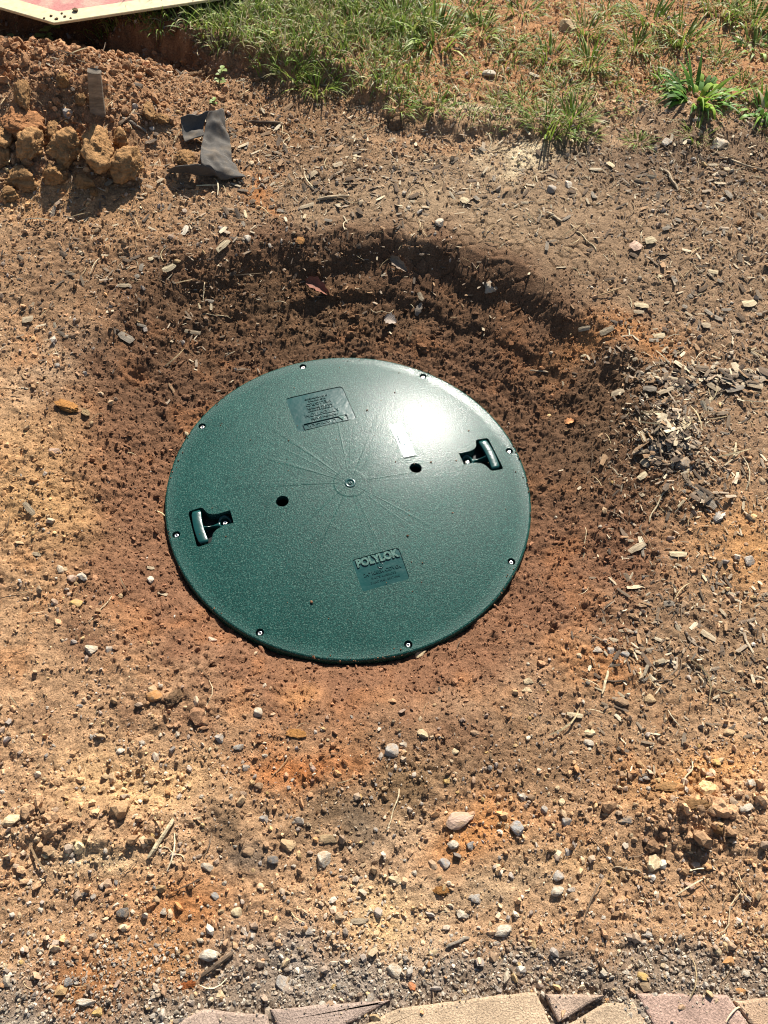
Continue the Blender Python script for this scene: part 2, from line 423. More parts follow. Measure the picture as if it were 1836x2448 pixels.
grainset('soil_crumbs', 'loose damp soil crumbs around the cover', 95000, d_crumb, .0015, .62, .0085, I1, c_soil, M_grain, y1=1.5)
def d_grit(x, y):
    qx, qy = to_px(x, y)
    a = .12+.9*sst(1380, 1750, qy)+.5*blob(qx, qy, 150, 1250, 260, 160)+.35*sst(700, 500, qy)+.3*sst(1200, 1500, qx)+.5*blob(qx, qy, 60, 700, 200, 160)
    n = fbm(x*7, y*7, 120, 2)
    r = np.hypot(x, y); ring = sst(pit_r(x, y), pit_r(x, y)*.85, r)
    return np.clip(a*(.6+.7*n), .03, 1)*(1-.9*ring)*(1-.7*cracked(x, y))*sst(-.95, -.86, y)
grainset('gravel', 'small mixed gravel strewn over the soil', 60000, d_grit, .0017, .66, .0090, G1, c_grit, M_grit)
def d_fine(x, y):
    qx, qy = to_px(x, y)
    return np.clip(sst(1950, 2150, qy+(qx-900)*.02), 0, 1)*sst(-1.02, -.98, y)
grainset('stone_grit', 'grey stone grit beside the brick edging', 30000, d_fine, .0017, .45, .005, G1, lambda x, y, n: np.clip(c_grit(x, y, n)*.35+np.array([.33, .28, .22])*.6*np.exp(rng.normal(0, .45, n))[:, None], .02, .8), M_grit, y1=-.5)
def d_lump(x, y):
    qx, qy = zones(x, y)
    return np.clip(1.2*blob(qx, qy, 150, 250, 330, 110)+.9*blob(qx, qy, 1500, 1750, 170, 70)+.8*blob(qx, qy, 230, 1790, 190, 60)+.5*blob(qx, qy, 380, 1510, 90, 50)+.35*blob(qx, qy, 860, 270, 120, 25)+.5*blob(qx, qy, 80, 440, 200, 50)+.25*blob(qx, qy, 800, 700, 400, 60)-.12, 0, 1)
I2 = [(lumpy(2, s+30, .3, facets(s+70, 8))[0], ico(2)[1]) for s in range(8)]
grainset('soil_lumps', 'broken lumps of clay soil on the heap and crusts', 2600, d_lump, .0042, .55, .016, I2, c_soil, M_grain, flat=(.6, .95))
CH = [chip(s) for s in range(10)]
def d_mulch(x, y):
    qx, qy = zones(x, y)
    a = .8*blob(qx, qy, 1250, 420, 420, 110)+.6*blob(qx, qy, 640, 400, 330, 130)+.45*blob(qx, qy, 300, 600, 330, 140)+.4*blob(qx, qy, 950, 470, 500, 120)+.6*sst(1250, 1450, qx)*sst(350, 600, qy)*sst(1700, 1450, qy)+.8*blob(qx, qy, 1480, 1400, 200, 120)
    a = a+5*blob(qx, qy, 1560, 835, 160, 24)+4*blob(qx, qy, 1430, 970, 70, 90)+.5*blob(qx, qy, 300, 230, 260, 120)
    return np.clip(a*.45, 0, 1)*(1-.5*cracked(x, y))
def c_wood(x, y, n):
    pal = np.array([(.30, .23, .16), (.13, .09, .06), (.40, .32, .21), (.09, .065, .045), (.20, .145, .095), (.50, .41, .28), (.26, .16, .085), (.14, .10, .065)])
    return pal[rng.integers(0, len(pal), n)]*np.exp(rng.normal(0, .2, n))[:, None]
def chipset(name, label, n, dens, med, sig, mx, colf, wr=(.2, .5)):
    p = scatter(n, dens); s = np.minimum(med*np.exp(rng.normal(0, sig, n)), mx)
    wd = rng.uniform(*wr, n)
    Sc = s[:, None]*np.stack([np.ones(n), wd, wd*.6], -1)
    o = bulk(name, CH, np.stack([p[:, 0], p[:, 1], H(p[:, 0], p[:, 1])+s*.06+.0012+(rng.uniform(0, .008, n) if 'windrow' in name else 0)], -1), quats(n, .32), Sc, colf(p[:, 0], p[:, 1], n), M_grit)
    tag(o, label, kind='stuff'); return o
chipset('bark_mulch', 'shredded bark and wood mulch trodden into the soil', 12000, d_mulch, .0075, .6, .028, c_wood, (.12, .45))
def d_ridge(x, y):
    qx, qy = to_px(x, y); jx = perlin(x*14, y*14, 170)*30; jy = perlin(x*14, y*14, 171)*16
    return np.clip(1.6*blob(qx+jx, qy+jy, 1590, 832, 130, 17)+1.4*blob(qx+jx, qy+jy, 1420, 846, 80, 10)+1.3*blob(qx+jx, qy+jy, 1440, 955, 46, 66)+blob(qx+jx, qy+jy, 1530, 1085, 40, 26)-.25, 0, 1)
chipset('bark_windrow', 'grey bark chips heaped in ragged lines right of the pit', 750, d_ridge, .011, .55, .034, lambda x, y, n: c_wood(x, y, n)*1.1, (.15, .55))
FIB = []
for s in range(8):
    r_ = np.random.default_rng(s+300); b_ = r_.uniform(-.25, .25); e_ = r_.uniform(0, .12)
    v_, f_ = tube([(t-.5, b_*(4*(t-.5)**2-.5), e_*math.sin(t*PI)) for t in (0, .25, .5, .75, 1)], [.6, 1, 1, .8, .3], 3)
    v_ = np.array([tuple(v) for v in v_]); FIB.append((v_, f_))
def fibres(name, label, n, dens, med, sig, mx, rad, colf, y1=1.95):
    p = scatter(n, dens, y1=y1); s = np.minimum(med*np.exp(rng.normal(0, sig, n)), mx)
    temps = []
    for v, f in FIB:
        c = np.array([(t-.5) for t in (0, .25, .5, .75, 1)]); v2 = v.copy()
        temps.append((v2, np.array([q for q in f if len(q) == 4] , int)))
    # unit radius tubes are thinned here: scale off-axis part
    thin = rad/med; out = []
    for (v, f) in temps:
        ctr = np.repeat(v.reshape(5, 3, 3).mean(1), 3, 0); out.append((ctr+(v-ctr)*thin, f))
    o = bulk(name, out, np.stack([p[:, 0], p[:, 1], H(p[:, 0], p[:, 1])+.0018+s*.02], -1), quats(n, .16), np.repeat(s[:, None], 3, 1), colf(p[:, 0], p[:, 1], n), M_grit)
    tag(o, label, kind='stuff'); return o
def c_straw(x, y, n):
    pal = np.array([(.55, .44, .25), (.42, .31, .17), (.62, .52, .34), (.30, .2, .11), (.16, .11, .07)])
    return pal[rng.integers(0, len(pal), n)]*np.exp(rng.normal(0, .15, n))[:, None]
def d_straw(x, y):
    qx, qy = to_px(x, y)
    return np.clip(.22+.7*sst(700, 300, qy)+.35*sst(1250, 1500, qx)*sst(1700, 1400, qy)+2*blob(qx, qy, 1560, 830, 170, 40)+blob(qx, qy, 1450, 980, 90, 110)-.2*crumb(x, y), .04, 1)
fibres('straw_bits', 'dry straw and root bits scattered on the soil', 3800, d_straw, .024, .5, .075, .00055, c_straw)

# ------------------------------------------------------------------ the green riser cover
E1 = np.array([math.cos(math.radians(22.6)), math.sin(math.radians(22.6))]); E2 = np.array([-E1[1], E1[0]])
def dome(x, y): return .027*(1-np.minimum((x*x+y*y)/.112, 1.0))
def L2W(u, v): return E1*u+E2*v
def plastic(name, textured=True, base=(.005, .050, .041), rough=.36):
    m, t, b = mat(name, rough, .5)
    n0 = noise_n(t, 9, 2)
    rgb = N(t, 'ShaderNodeRGB'); rgb.outputs[0].default_value = (*base, 1)
    if textured:
        n1 = noise_n(t, 330, 3, .65); n2 = noise_n(t, 90, 2)
        vor = N(t, 'ShaderNodeTexVoronoi', Scale=420.0); t.links.new(t.nodes['tc'].outputs['Object'], vor.inputs['Vector'])
        ns = noise_n(t, 470, 2, .7)
        tint(t, b, rgb.outputs[0], [ramp(t, n0.outputs[0], .3, .7, .9, 1.1), ramp(t, n1.outputs[0], .40, .66, .7, 1.5), ramp(t, ns.outputs[0], .4, .54, .75, 1.0)])
        mxc = N(t, 'ShaderNodeMix', data_type='RGBA'); mxc.inputs['B'].default_value = (.100, .185, .148, 1); t.links.new(b.inputs['Base Color'].links[0].from_socket, mxc.inputs['A']); t.links.new(ramp(t, ns.outputs[0], .55, .66, 0, .75), mxc.inputs['Factor']); t.links.new(mxc.outputs['Result'], b.inputs['Base Color'])  # pale specks: glints of the pebbled grain put into the base colour
        # faint flow marks running out from the moulding gate
        sp = N(t, 'ShaderNodeSeparateXYZ'); t.links.new(t.nodes['tc'].outputs['Object'], sp.inputs[0])
        an = N(t, 'ShaderNodeMath', operation='ARCTAN2'); t.links.new(sp.outputs[1], an.inputs[0]); t.links.new(sp.outputs[0], an.inputs[1])
        an2 = N(t, 'ShaderNodeMath', operation='MULTIPLY_ADD'); t.links.new(an.outputs[0], an2.inputs[0]); an2.inputs[1].default_value = 2.6
        an2.inputs[2].default_value = 1.7
        rn = N(t, 'ShaderNodeTexNoise', Scale=3.0, Detail=2.0); rn.noise_dimensions = '1D'; t.links.new(an2.outputs[0], rn.inputs['W'])
        ln = N(t, 'ShaderNodeVectorMath', operation='LENGTH'); t.links.new(t.nodes['tc'].outputs['Object'], ln.inputs[0])
        fl = N(t, 'ShaderNodeMath', operation='MULTIPLY'); t.links.new(ramp(t, rn.outputs[0], .58, .72, 0, 1), fl.inputs[0]); t.links.new(ramp(t, ln.outputs['Value'], .08, .24, 1, 0), fl.inputs[1])
        p00 = bump(t, b, ramp(t, ln.outputs['Value'], .040, .0425, 1, 0), .0006, .8); p0 = bump(t, b, fl.outputs[0], .0007, .6, p00)
        p = bump(t, b, n1.outputs[0], .00050, 1, p0); p2 = bump(t, b, ns.outputs[0], .00030, 1, p)
        t.links.new(ramp(t, n0.outputs[0], .3, .7, .42, .48), b.inputs['Roughness'])
        b.inputs['Coat Weight'].default_value = .115; b.inputs['Coat Roughness'].default_value = .115; b.inputs['Specular IOR Level'].default_value = .17
        pc = N(t, 'ShaderNodeBump', Distance=.00036); t.links.new(n1.outputs[0], pc.inputs['Height']); t.links.new(pc.outputs[0], b.inputs['Coat Normal'])
    else:
        tint(t, b, rgb.outputs[0], [ramp(t, n0.outputs[0], .3, .7, .85, 1.15)])
        n1 = noise_n(t, 60, 2); bump(t, b, n1.outputs[0], .0006)
    return m
M_lid = plastic('green_pebbled_plastic')
M_smooth = plastic('green_smooth_plastic', False, (.005, .050, .046), .24)
M_letter = plastic('raised_letter_plastic', True, (.05, .12, .10), .5)  # lighter base: light caught by the letter tops, put into the colour
M_steel, _t, _b = mat('zinc_screw', .28, .5); _b.inputs['Metallic'].default_value = 1
_n = noise_n(_t, 300, 2); _c = N(_t, 'ShaderNodeRGB'); _c.outputs[0].default_value = (.78, .72, .66, 1); tint(_t, _b, _c.outputs[0], [ramp(_t, _n.outputs[0], .3, .7, .8, 1.1)])
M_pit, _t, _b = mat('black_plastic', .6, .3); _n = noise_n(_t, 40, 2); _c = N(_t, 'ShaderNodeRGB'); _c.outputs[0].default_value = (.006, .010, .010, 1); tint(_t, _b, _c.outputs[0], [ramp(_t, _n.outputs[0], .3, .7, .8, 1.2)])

def circ(cx, cy, r, n): return [np.array([cx+r*math.cos(2*PI*k/n), cy+r*math.sin(2*PI*k/n)]) for k in range(n)]
def rounded(poly, radii, n=5):
    out = []; k = len(poly)
    for i, (p, r) in enumerate(zip(poly, radii)):
        p = np.array(p); a = np.array(poly[i-1]); b = np.array(poly[(i+1) % k])
        if r <= 0: out.append(p); continue
        da = (a-p)/np.linalg.norm(a-p); db = (b-p)/np.linalg.norm(b-p)
        for q in range(n+1):
            s = q/n; out.append((1-s)**2*(p+da*r)+2*s*(1-s)*p+s*s*(p+db*r))
    return out
def dense(loop, st=.004):
    out = []
    for i, p in enumerate(loop):
        q = loop[(i+1) % len(loop)]; k = max(1, int(np.linalg.norm(q-p)/st))
        out += [p+(q-p)*j/k for j in range(k)]
    return out
cover = bpy.data.objects.new('riser_cover', None); COL.objects.link(cover)
tag(cover, 'large round dark green plastic access cover lying in the shallow pit', 'access cover')
T_poly = [(0, -.0405), (0, .0405), (.027, .0405), (.034, .022), (.047, .0145), (.075, .0145), (.075, -.0145), (.047, -.0145), (.034, -.022), (.027, -.0405)]
T_loop = rounded(T_poly, [.006, .006, .005, .007, .010, 0, 0, .010, .007, .005])
def recess_pts(side):
    # side -1 left, +1 right ; u is measured inward from the outer edge at radius .304
    return [L2W(side*(.304-p[0]), side*p[1]) for p in T_loop]
bolt_c = [L2W(.3345*math.cos(k*PI/4), .3345*math.sin(k*PI/4)) for k in range(8)]
PQ = [(-.0605, .151), (.0605, .151), (.0605, .250), (-.0605, .250)]
PM = [(-.0465, -.2215), (.0425, -.2215), (.0425, -.1575), (-.0465, -.1575)]
loops = [('rim', circ(0, 0, .3455, 220))]
for s in (-1, 1): loops.append(('recess', dense(recess_pts(s))))
for c in bolt_c: loops.append(('bolt', circ(c[0], c[1], .0074, 20)))
HOLES = [L2W(-.1325, 0), L2W(.1325, 0)]
for c in HOLES: loops.append(('hole', circ(c[0], c[1], .0120, 32)))
loops.append(('plaque', dense([L2W(*p) for p in rounded(PQ, [.002, .002, .009, .009])], .008)))
loops.append(('plaque', dense([L2W(*p) for p in rounded(PM, [.007]*4)], .008)))
pts = []; edges = []
for nme, lp in loops:
    b0 = len(pts); pts += [Vector((float(p[0]), float(p[1]))) for p in lp]
    edges += [(b0+i, b0+(i+1) % len(lp)) for i in range(len(lp))]
for r in np.linspace(.0, .335, 26):
    k = max(1, int(2*PI*r/.014))
    pts += [Vector((r*math.cos(2*PI*j/k+r*9), r*math.sin(2*PI*j/k+r*9))) for j in range(k)]
vo, eo, fo, *_ = geometry.delaunay_2d_cdt(pts, edges, [], 0, 1e-6)
def inside(poly, p):
    x, y = p; c = False; j = len(poly)-1
    for i in range(len(poly)):
        if (poly[i][1] > y) != (poly[j][1] > y) and x < (poly[j][0]-poly[i][0])*(y-poly[i][1])/(poly[j][1]-poly[i][1])+poly[i][0]: c = not c
        j = i
    return c
bbs = [(lp, min(p[0] for p in lp), max(p[0] for p in lp), min(p[1] for p in lp), max(p[1] for p in lp)) for n_, lp in loops[1:]]
faces = []
for f in fo:
    cx = sum(vo[i][0] for i in f)/3; cy = sum(vo[i][1] for i in f)/3
    if math.hypot(cx, cy) > .3456: continue
    if any(a <= cx <= b and c <= cy <= d and inside(lp, (cx, cy)) for lp, a, b, c, d in bbs): continue
    faces.append(tuple(f))
V = [(p[0], p[1], float(dome(p[0], p[1]))) for p in vo]
top_n = len(faces)
# rounded rim, skirt, and walls of every opening (own vertices so that the edges stay crisp)
nr = 220; rimprof = [(.3455, 0), (.3478, -.0008), (.3494, -.0026), (.3500, -.0055), (.3500, -.024), (.344, -.024)]
b0 = len(V)
for r, z in rimprof:
    V += [(r*math.cos(2*PI*k/nr), r*math.sin(2*PI*k/nr), z) for k in range(nr)]
for i in range(len(rimprof)-1):
    for k in range(nr):
        faces.append((b0+i*nr+k, b0+(i+1)*nr+k, b0+(i+1)*nr+(k+1) % nr, b0+i*nr+(k+1) % nr))
def wall(lp, depth, lip=.0008):
    global V, faces
    b = len(V); n = len(lp)
    c = sum(lp)/n
    for dz, k in ((0, 0), (-lip, lip), (-depth, lip*1.2)):
        for p in lp:
            q = p-(p-c)/np.linalg.norm(p-c)*k*0
            V.append((q[0], q[1], float(dome(*p))+dz))
    for i in range(2):
        for k in range(n):
            faces.append((b+i*n+k, b+i*n+(k+1) % n, b+(i+1)*n+(k+1) % n, b+(i+1)*n+k))
def floor_(lp, depth):
    b = len(V)
    for p in lp: V.append((p[0], p[1], float(dome(*p))-depth))
    faces.append(tuple(range(b, b+len(lp))))
DEP = dict(recess=.024, bolt=.0065, hole=.012, plaque=.0016)
for nme, lp in loops[1:]:
    wall(lp, DEP[nme])
    if nme in ('bolt',): floor_(lp, DEP[nme])
# centre boss and its little sprue mark
plate = build('cover_plate', V, faces, M_lid, cover)
plate.data.polygons.foreach_set('use_smooth', np.array([i < top_n+nr*3 for i in range(len(plate.data.polygons))]))
plate.data.update()
def disc_mesh(name, prof, cx, cy, z, m, parent, n=24, smooth=True):
    V = []; Fc = []
    for r, h in prof: V += [(cx+r*math.cos(2*PI*k/n), cy+r*math.sin(2*PI*k/n), z+h) for k in range(n)]
    for i in range(len(prof)-1):
        for k in range(n): Fc.append((i*n+k, (i+1)*n+k, (i+1)*n+(k+1) % n, i*n+(k+1) % n)[::-1])
    Fc.append(tuple(range((len(prof)-1)*n, len(prof)*n)))
    return build(name, V, Fc, m, parent, smooth)
boss = disc_mesh('centre_boss', [(.0105, -.003), (.0105, .0006), (.0098, .0012), (.0062, .0012), (.0056, -.0006), (.0036, -.0006), (.0030, .0016), (.0010, .0018), (.0008, .0008)], 0, 0, float(dome(0, 0)), M_smooth, cover, 32)
for c in bolt_c:
    z = float(dome(*c))-.0066
    b = disc_mesh('screw', [(.0052, 0), (.0052, .0018), (.0046, .0032), (.0032, .0040), (.0017, .0042), (.0015, .0022)], c[0], c[1], z, M_steel, cover, 20)
# smooth plaques let into the pebbled top
def plaque(name, poly, radii):
    lp = dense([L2W(*p) for p in rounded(poly, radii)], .008)
    pv = [Vector((float(p[0]), float(p[1]))) for p in lp]; ed = [(i, (i+1) % len(lp)) for i in range(len(lp))]
    us = [p[0] for p in poly]; vs = [p[1] for p in poly]
    for u in np.linspace(min(us)+.006, max(us)-.006, 12):
        for v in np.linspace(min(vs)+.006, max(vs)-.006, 10):
            q = L2W(u, v); pv.append(Vector((float(q[0]), float(q[1]))))
    v2, e2, f2, *_ = geometry.delaunay_2d_cdt(pv, ed, [], 1, 1e-6)
    return build(name, [(p[0], p[1], float(dome(p[0], p[1]))-.0014) for p in v2], [tuple(f) for f in f2], M_smooth, cover, True)
pw = plaque('warning_plaque', PQ, [.002, .002, .009, .009]); pw['label'] = 'smooth recessed warning plaque with upside-down raised lettering'
pm = plaque('maker_plaque', PM, [.007]*4); pm['label'] = 'smooth recessed name plaque with bold raised lettering'
def text(name, s, size, u, v, flip, m, parent, h=.0010, off=0.0, width=None, align='CENTER', base=-.0014):
    cu = bpy.data.curves.new(name, 'FONT'); cu.body = s; cu.size = size; cu.align_x = align; cu.align_y = 'CENTER'
    cu.extrude = h/2; cu.offset = off; cu.resolution_u = 3
    o = bpy.data.objects.new(name, cu); COL.objects.link(o)
    bpy.context.view_layer.update()
    me = bpy.data.meshes.new_from_object(o.evaluated_get(bpy.context.evaluated_depsgraph_get()))
    bpy.data.objects.remove(o); bpy.data.curves.remove(cu)
    co = np.zeros(len(me.vertices)*3); me.vertices.foreach_get('co', co); co = co.reshape(-1, 3)
    if width: co[:, 0] *= width/(co[:, 0].max()-co[:, 0].min())
    sgn = -1 if flip else 1
    P = E1[None]*(u+sgn*co[:, :1])+E2[None]*(v+sgn*co[:, 1:2])
    z = dome(P[:, 0], P[:, 1])+base+co[:, 2]+h/2
    co2 = np.column_stack([P, z]); me.vertices.foreach_set('co', co2.ravel()); me.update()
    me.name = name; me.materials.clear(); me.materials.append(m)
    r = bpy.data.objects.new(name, me); COL.objects.link(r); r.parent = parent
    return r
# warning text reads from the far side
lines = [('DANGER', .0135, .160, .060), ('DO NOT ENTER', .0062, .1705, .052), ('POISON GASES', .0062, .1775, .052), ('ATTENTION', .0125, .189, .072), ('DANGER DE MORT', .0062, .2, .052), ('NE PAS ENTRER', .0062, .207, .052), ('PELIGRO', .0115, .2175, .052), ('NO ENTRE', .0055, .2275, .036), ('GAS VENENOSO', .0055, .2345, .048)]
for s_, sz, v, wd in lines:
    text('lettering', s_, sz, -.008 if s_ == 'DANGER' else 0, v, True, M_smooth, pw, .0012, .00018, wd)
def bar_uv(name, uv, zlo, zhi, m, parent):
    V = [];
    for z in (zlo, zhi):
        for u, v in uv:
            p = L2W(u, v); V.append((p[0], p[1], float(dome(*p))+z))
    n = len(uv)
    Fc = [tuple(range(n))[::-1], tuple(range(n, 2*n))]+[(i, (i+1) % n, n+(i+1) % n, n+i) for i in range(n)]
    return build(name, V, Fc, m, parent)
def frame_uv(name, u0, u1, v0, v1, t, zlo, zhi, m, parent):
    V = []; o = [(u0, v0), (u1, v0), (u1, v1), (u0, v1)]; i_ = [(u0+t, v0+t), (u1-t, v0+t), (u1-t, v1-t), (u0+t, v1-t)]
    for z, ring in ((zlo, o), (zhi, o), (zhi, i_), (zlo, i_)):
        for u, v in ring:
            p = L2W(u, v); V.append((p[0], p[1], float(dome(*p))+z))
    Fc = []
    for k in range(3):
        for j in range(4): Fc.append((k*4+j, k*4+(j+1) % 4, (k+1)*4+(j+1) % 4, (k+1)*4+j))
    return build(name, V, Fc, m, parent)
frame_uv('lettering_frame', -.046, .046, .1515, .1685, .0014, -.0015, .0014, M_smooth, pw)
tri = bar_uv('warning_triangle', [(.0415, .1665), (.0275, .1665), (.0345, .1545)], -.0015, .0006, M_letter, pw)
bar_uv('warning_mark', [(.0352, .1645), (.0338, .1645), (.0340, .158), (.0350, .158)], .0005, .0012, M_smooth, pw)
text('lettering', 'POLYLOK', .0205, -.002, -.1682, False, M_letter, pm, .0022, .0011, .080)
ring_c = []
text('emblem', '2', .0070, .000, -.1815, False, M_smooth, pm, .0009, .0003)
cc = L2W(0, -.1815)
disc_mesh('emblem_ring', [(.0058, -.0003), (.0058, .0009), (.0050, .0009), (.0050, -.0003)], cc[0], cc[1], float(dome(*cc))-.0014, M_smooth, pm, 28)
text('lettering', '24" RISER COVER', .0088, 0, -.1925, False, M_smooth, pm, .0010, .0003, .070)
text('lettering', "PAT'S 6,655,093", .0055, 0, -.2020, False, M_smooth, pm, .0007, .0001, .046)
text('lettering', 'PART NO. 3017-RC', .0055, 0, -.2100, False, M_smooth, pm, .0007, .0001, .054)
# handles: T grip on a thin rib, hinged on a saddle round a screw
def handle(side):
    def P(u, v, z):
        p = L2W(side*(.304-u), side*v); return (p[0], p[1], float(dome(*L2W(side*.28, 0)))+z)
    h = bpy.data.objects.new('handle', None); COL.objects.link(h); h.parent = cover
    h['label'] = 'dark T-shaped lifting handle folded into its recess'
    # tray of the recess
    lp = dense(recess_pts(side)); 
    build('handle_tray', [(p[0], p[1], float(dome(*p))-.0235) for p in lp], [tuple(range(len(lp)))], M_pit, h)
    # grip bar: slightly bowed rounded bar
    bm = bmesh.new(); prof = [(-.0090, -.012), (-.0090, -.0018), (-.0086, -.0008), (-.0076, -.0003), (0, .0), (.0076, -.0003), (.0086, -.0008), (.0090, -.0018), (.0084, -.012)]
    rows = []
    for i in range(15):
        t = -1+2*i/14; e = 1 if abs(t) < .9 else .80
        uc = .0118+.0030*t*t*1.0
        rows.append([bm.verts.new(P(uc+a*e, t*.0355, b*e-.0008)) for a, b in prof])
    for i in range(14):
        for k in range(len(prof)): bm.faces.new((rows[i][k], rows[i][(k+1) % len(prof)], rows[i+1][(k+1) % len(prof)], rows[i+1][k]))
    bm.faces.new(rows[0]); bm.faces.new(rows[-1][::-1]); bmesh.ops.recalc_face_normals(bm, faces=bm.faces)
    me = bpy.data.meshes.new('grip'); bm.to_mesh(me); bm.free(); me.materials.append(M_smooth)
    me.polygons.foreach_set('use_smooth', np.full(len(me.polygons), True))
    o = bpy.data.objects.new('grip', me); COL.objects.link(o); o.parent = h
    # rib
    V = []; Fc = []
    us = np.linspace(.016, .052, 9)
    for u in us:
        k = (u-.016)/.036; wd = .0011+.0042*max(0, k-.62)/.38+.003*max(0, .2-k)/.2; zt = -.002-.006*math.sin(k*PI*.9)*0.8-.004*k
        V += [P(u, -wd, -.021), P(u, -wd, zt-.0008), P(u, -wd*.5, zt), P(u, wd*.5, zt), P(u, wd, zt-.0008), P(u, wd, -.021)]
    for i in range(8):
        for k in range(5): Fc.append((i*6+k, i*6+k+1, (i+1)*6+k+1, (i+1)*6+k))
    Fc += [tuple(range(6)), tuple(range(48, 54))]
    build('rib', V, Fc, M_smooth, h, True)
    # saddle: half rings either side of the screw
    V = []; Fc = []; n = 28
    for k in range(n):
        a = 2*PI*k/n; lift = -.0015-.0075*abs(math.cos(a))**2
        for r, dz in ((.0130, -.021), (.0130, lift-.001), (.0122, lift), (.0098, lift), (.0090, lift-.001), (.0090, -.021)):
            V.append(P(.0605+r*math.cos(a), r*math.sin(a), dz))
    for k in range(n):
        for i in range(5): Fc.append((k*6+i, k*6+i+1, ((k+1) % n)*6+i+1, ((k+1) % n)*6+i))
    build('saddle', V, Fc, M_smooth, h, True)
    c = L2W(side*(.304-.0605), 0)
    disc_mesh('handle_screw', [(.0050, 0), (.0050, .002), (.004, .0034), (.0016, .0038), (.0014, .002)], c[0], c[1], float(dome(*L2W(side*.28, 0)))-.0125, M_steel, h, 18)
handle(-1); handle(1)
# clear label stuck to the top
M_clear, _t, _b = mat('clear_label_film', .22, .6); _b.inputs['Alpha'].default_value = .85
_n = noise_n(_t, 120, 3); _c = N(_t, 'ShaderNodeRGB'); _c.outputs[0].default_value = (.74, .78, .76, 1); tint(_t, _b, _c.outputs[0], [ramp(_t, _n.outputs[0], .3, .7, .8, 1.15)]); bump(_t, _b, noise_n(_t, 55, 2).outputs[0], .0016)
sc0 = np.array([.093, .117]); su = sc0@E1; sv = sc0@E2
V = []; Fc = []
for i in range(13):
    for j in range(6):
        u = su-.0125+.025*j/5; v = sv-.044+.088*i/12
        p = L2W(u, v); V.append((p[0], p[1], float(dome(*p))+.0007+.0012*max(0, mnoise.noise(Vector((u*60, v*40, 3))))+(.0014 if i == 0 else 0)))
for i in range(12):
    for j in range(5): a = i*6+j; Fc.append((a, a+1, a+7, a+6))
st = build('clear_sticker', V, Fc, M_clear, cover, True); st['label'] = 'clear film sticker with faint print on the cover'
M_ink, _t, _b = mat('faint_print', .5, .3); _n = noise_n(_t, 300, 2); _c = N(_t, 'ShaderNodeRGB'); _c.outputs[0].default_value = (.05, .12, .12, 1); tint(_t, _b, _c.outputs[0], [ramp(_t, _n.outputs[0], .3, .7, .7, 1.2)])
V = []; Fc = []; r_ = random.Random(5)
for j, u in enumerate((-.008, -.001, .006)):
    v = -.030+j*.004
    while v < .022:
        l = r_.uniform(.0012, .0024); wd = r_.uniform(.0020, .0034)
        b = len(V)
        for a, c in ((0, 0), (wd, 0), (wd, l), (0, l)):
            p = L2W(su+u+a, sv+v+c); V.append((p[0], p[1], float(dome(*p))+.0023))
        Fc.append((b, b+1, b+2, b+3)); v += l+r_.uniform(.0006, .0016)
build('sticker_print', V, Fc, M_ink, st)
# soil spilled over the rim
n = 420; a = rng.uniform(0, 2*PI, n); keep = fbm(a*2.2, a*0+3, 180, 2) > .02
r_s = np.where(rng.random(n) < .15, rng.uniform(.1, .33, n), .351-np.abs(rng.normal(0, .006, n))); a = a[keep | (r_s < .33)]; r_s = r_s[keep | (r_s < .33)]
sp = np.stack([r_s*np.cos(a), r_s*np.sin(a)], -1); sz = np.minimum(.0011*np.exp(rng.normal(0, .45, len(a))), .0035)
tag(bulk('spilled_soil', I1, np.column_stack([sp, dome(sp[:, 0], sp[:, 1])+sz*.45]), quats(len(a)), np.repeat(sz[:, None], 3, 1), c_soil(sp[:, 0]*1.1, sp[:, 1]*1.1, len(a)), M_grain), 'few soil crumbs spilled on the rim of the cover', kind='stuff')
# riser pipe under the cover
V = []; Fc = []; n = 64
for r, z in ((.335, -.0245), (.335, -.12), (.30, -.12), (.30, -.0245)):
    V += [(r*math.cos(2*PI*k/n), r*math.sin(2*PI*k/n), z) for k in range(n)]
for i in range(4):
    for k in range(n): Fc.append((i*n+k, ((i+1) % 4)*n+k, ((i+1) % 4)*n+(k+1) % n, i*n+(k+1) % n))
build('riser_pipe', V, Fc, M_pit, cover)
disc_mesh('pipe_floor', [(.30, 0), (.15, -.002), (.01, -.003)], 0, 0, -.095, M_pit, cover, 48)

# ------------------------------------------------------------------ brick edging
M_brick, t, b = mat('worn_paver', .9, .2)
a = N(t, 'ShaderNodeObjectInfo'); n1 = noise_n(t, 28, 4); n2 = noise_n(t, 420, 3); n3 = noise_n(t, 900, 2)
vv = N(t, 'ShaderNodeTexVoronoi', Scale=130.0); t.links.new(t.nodes['tc'].outputs['Object'], vv.inputs['Vector'])
tint(t, b, a.outputs['Color'], [ramp(t, n1.outputs[0], .3, .7, .78, 1.25), ramp(t, n2.outputs[0], .32, .68, .62, 1.4), ramp(t, vv.outputs['Distance'], .02, .10, .35, 1.0)])
p = bump(t, b, n2.outputs[0], .0016); bump(t, b, n3.outputs[0], .0008, 1, p)
r3 = lambda x, y: ((400+x*.434)/PS, (2360+y*.4335)/PS)
r4 = lambda x, y: ((1100+x*.4436)/PS, (2360+y*.4444)/PS)
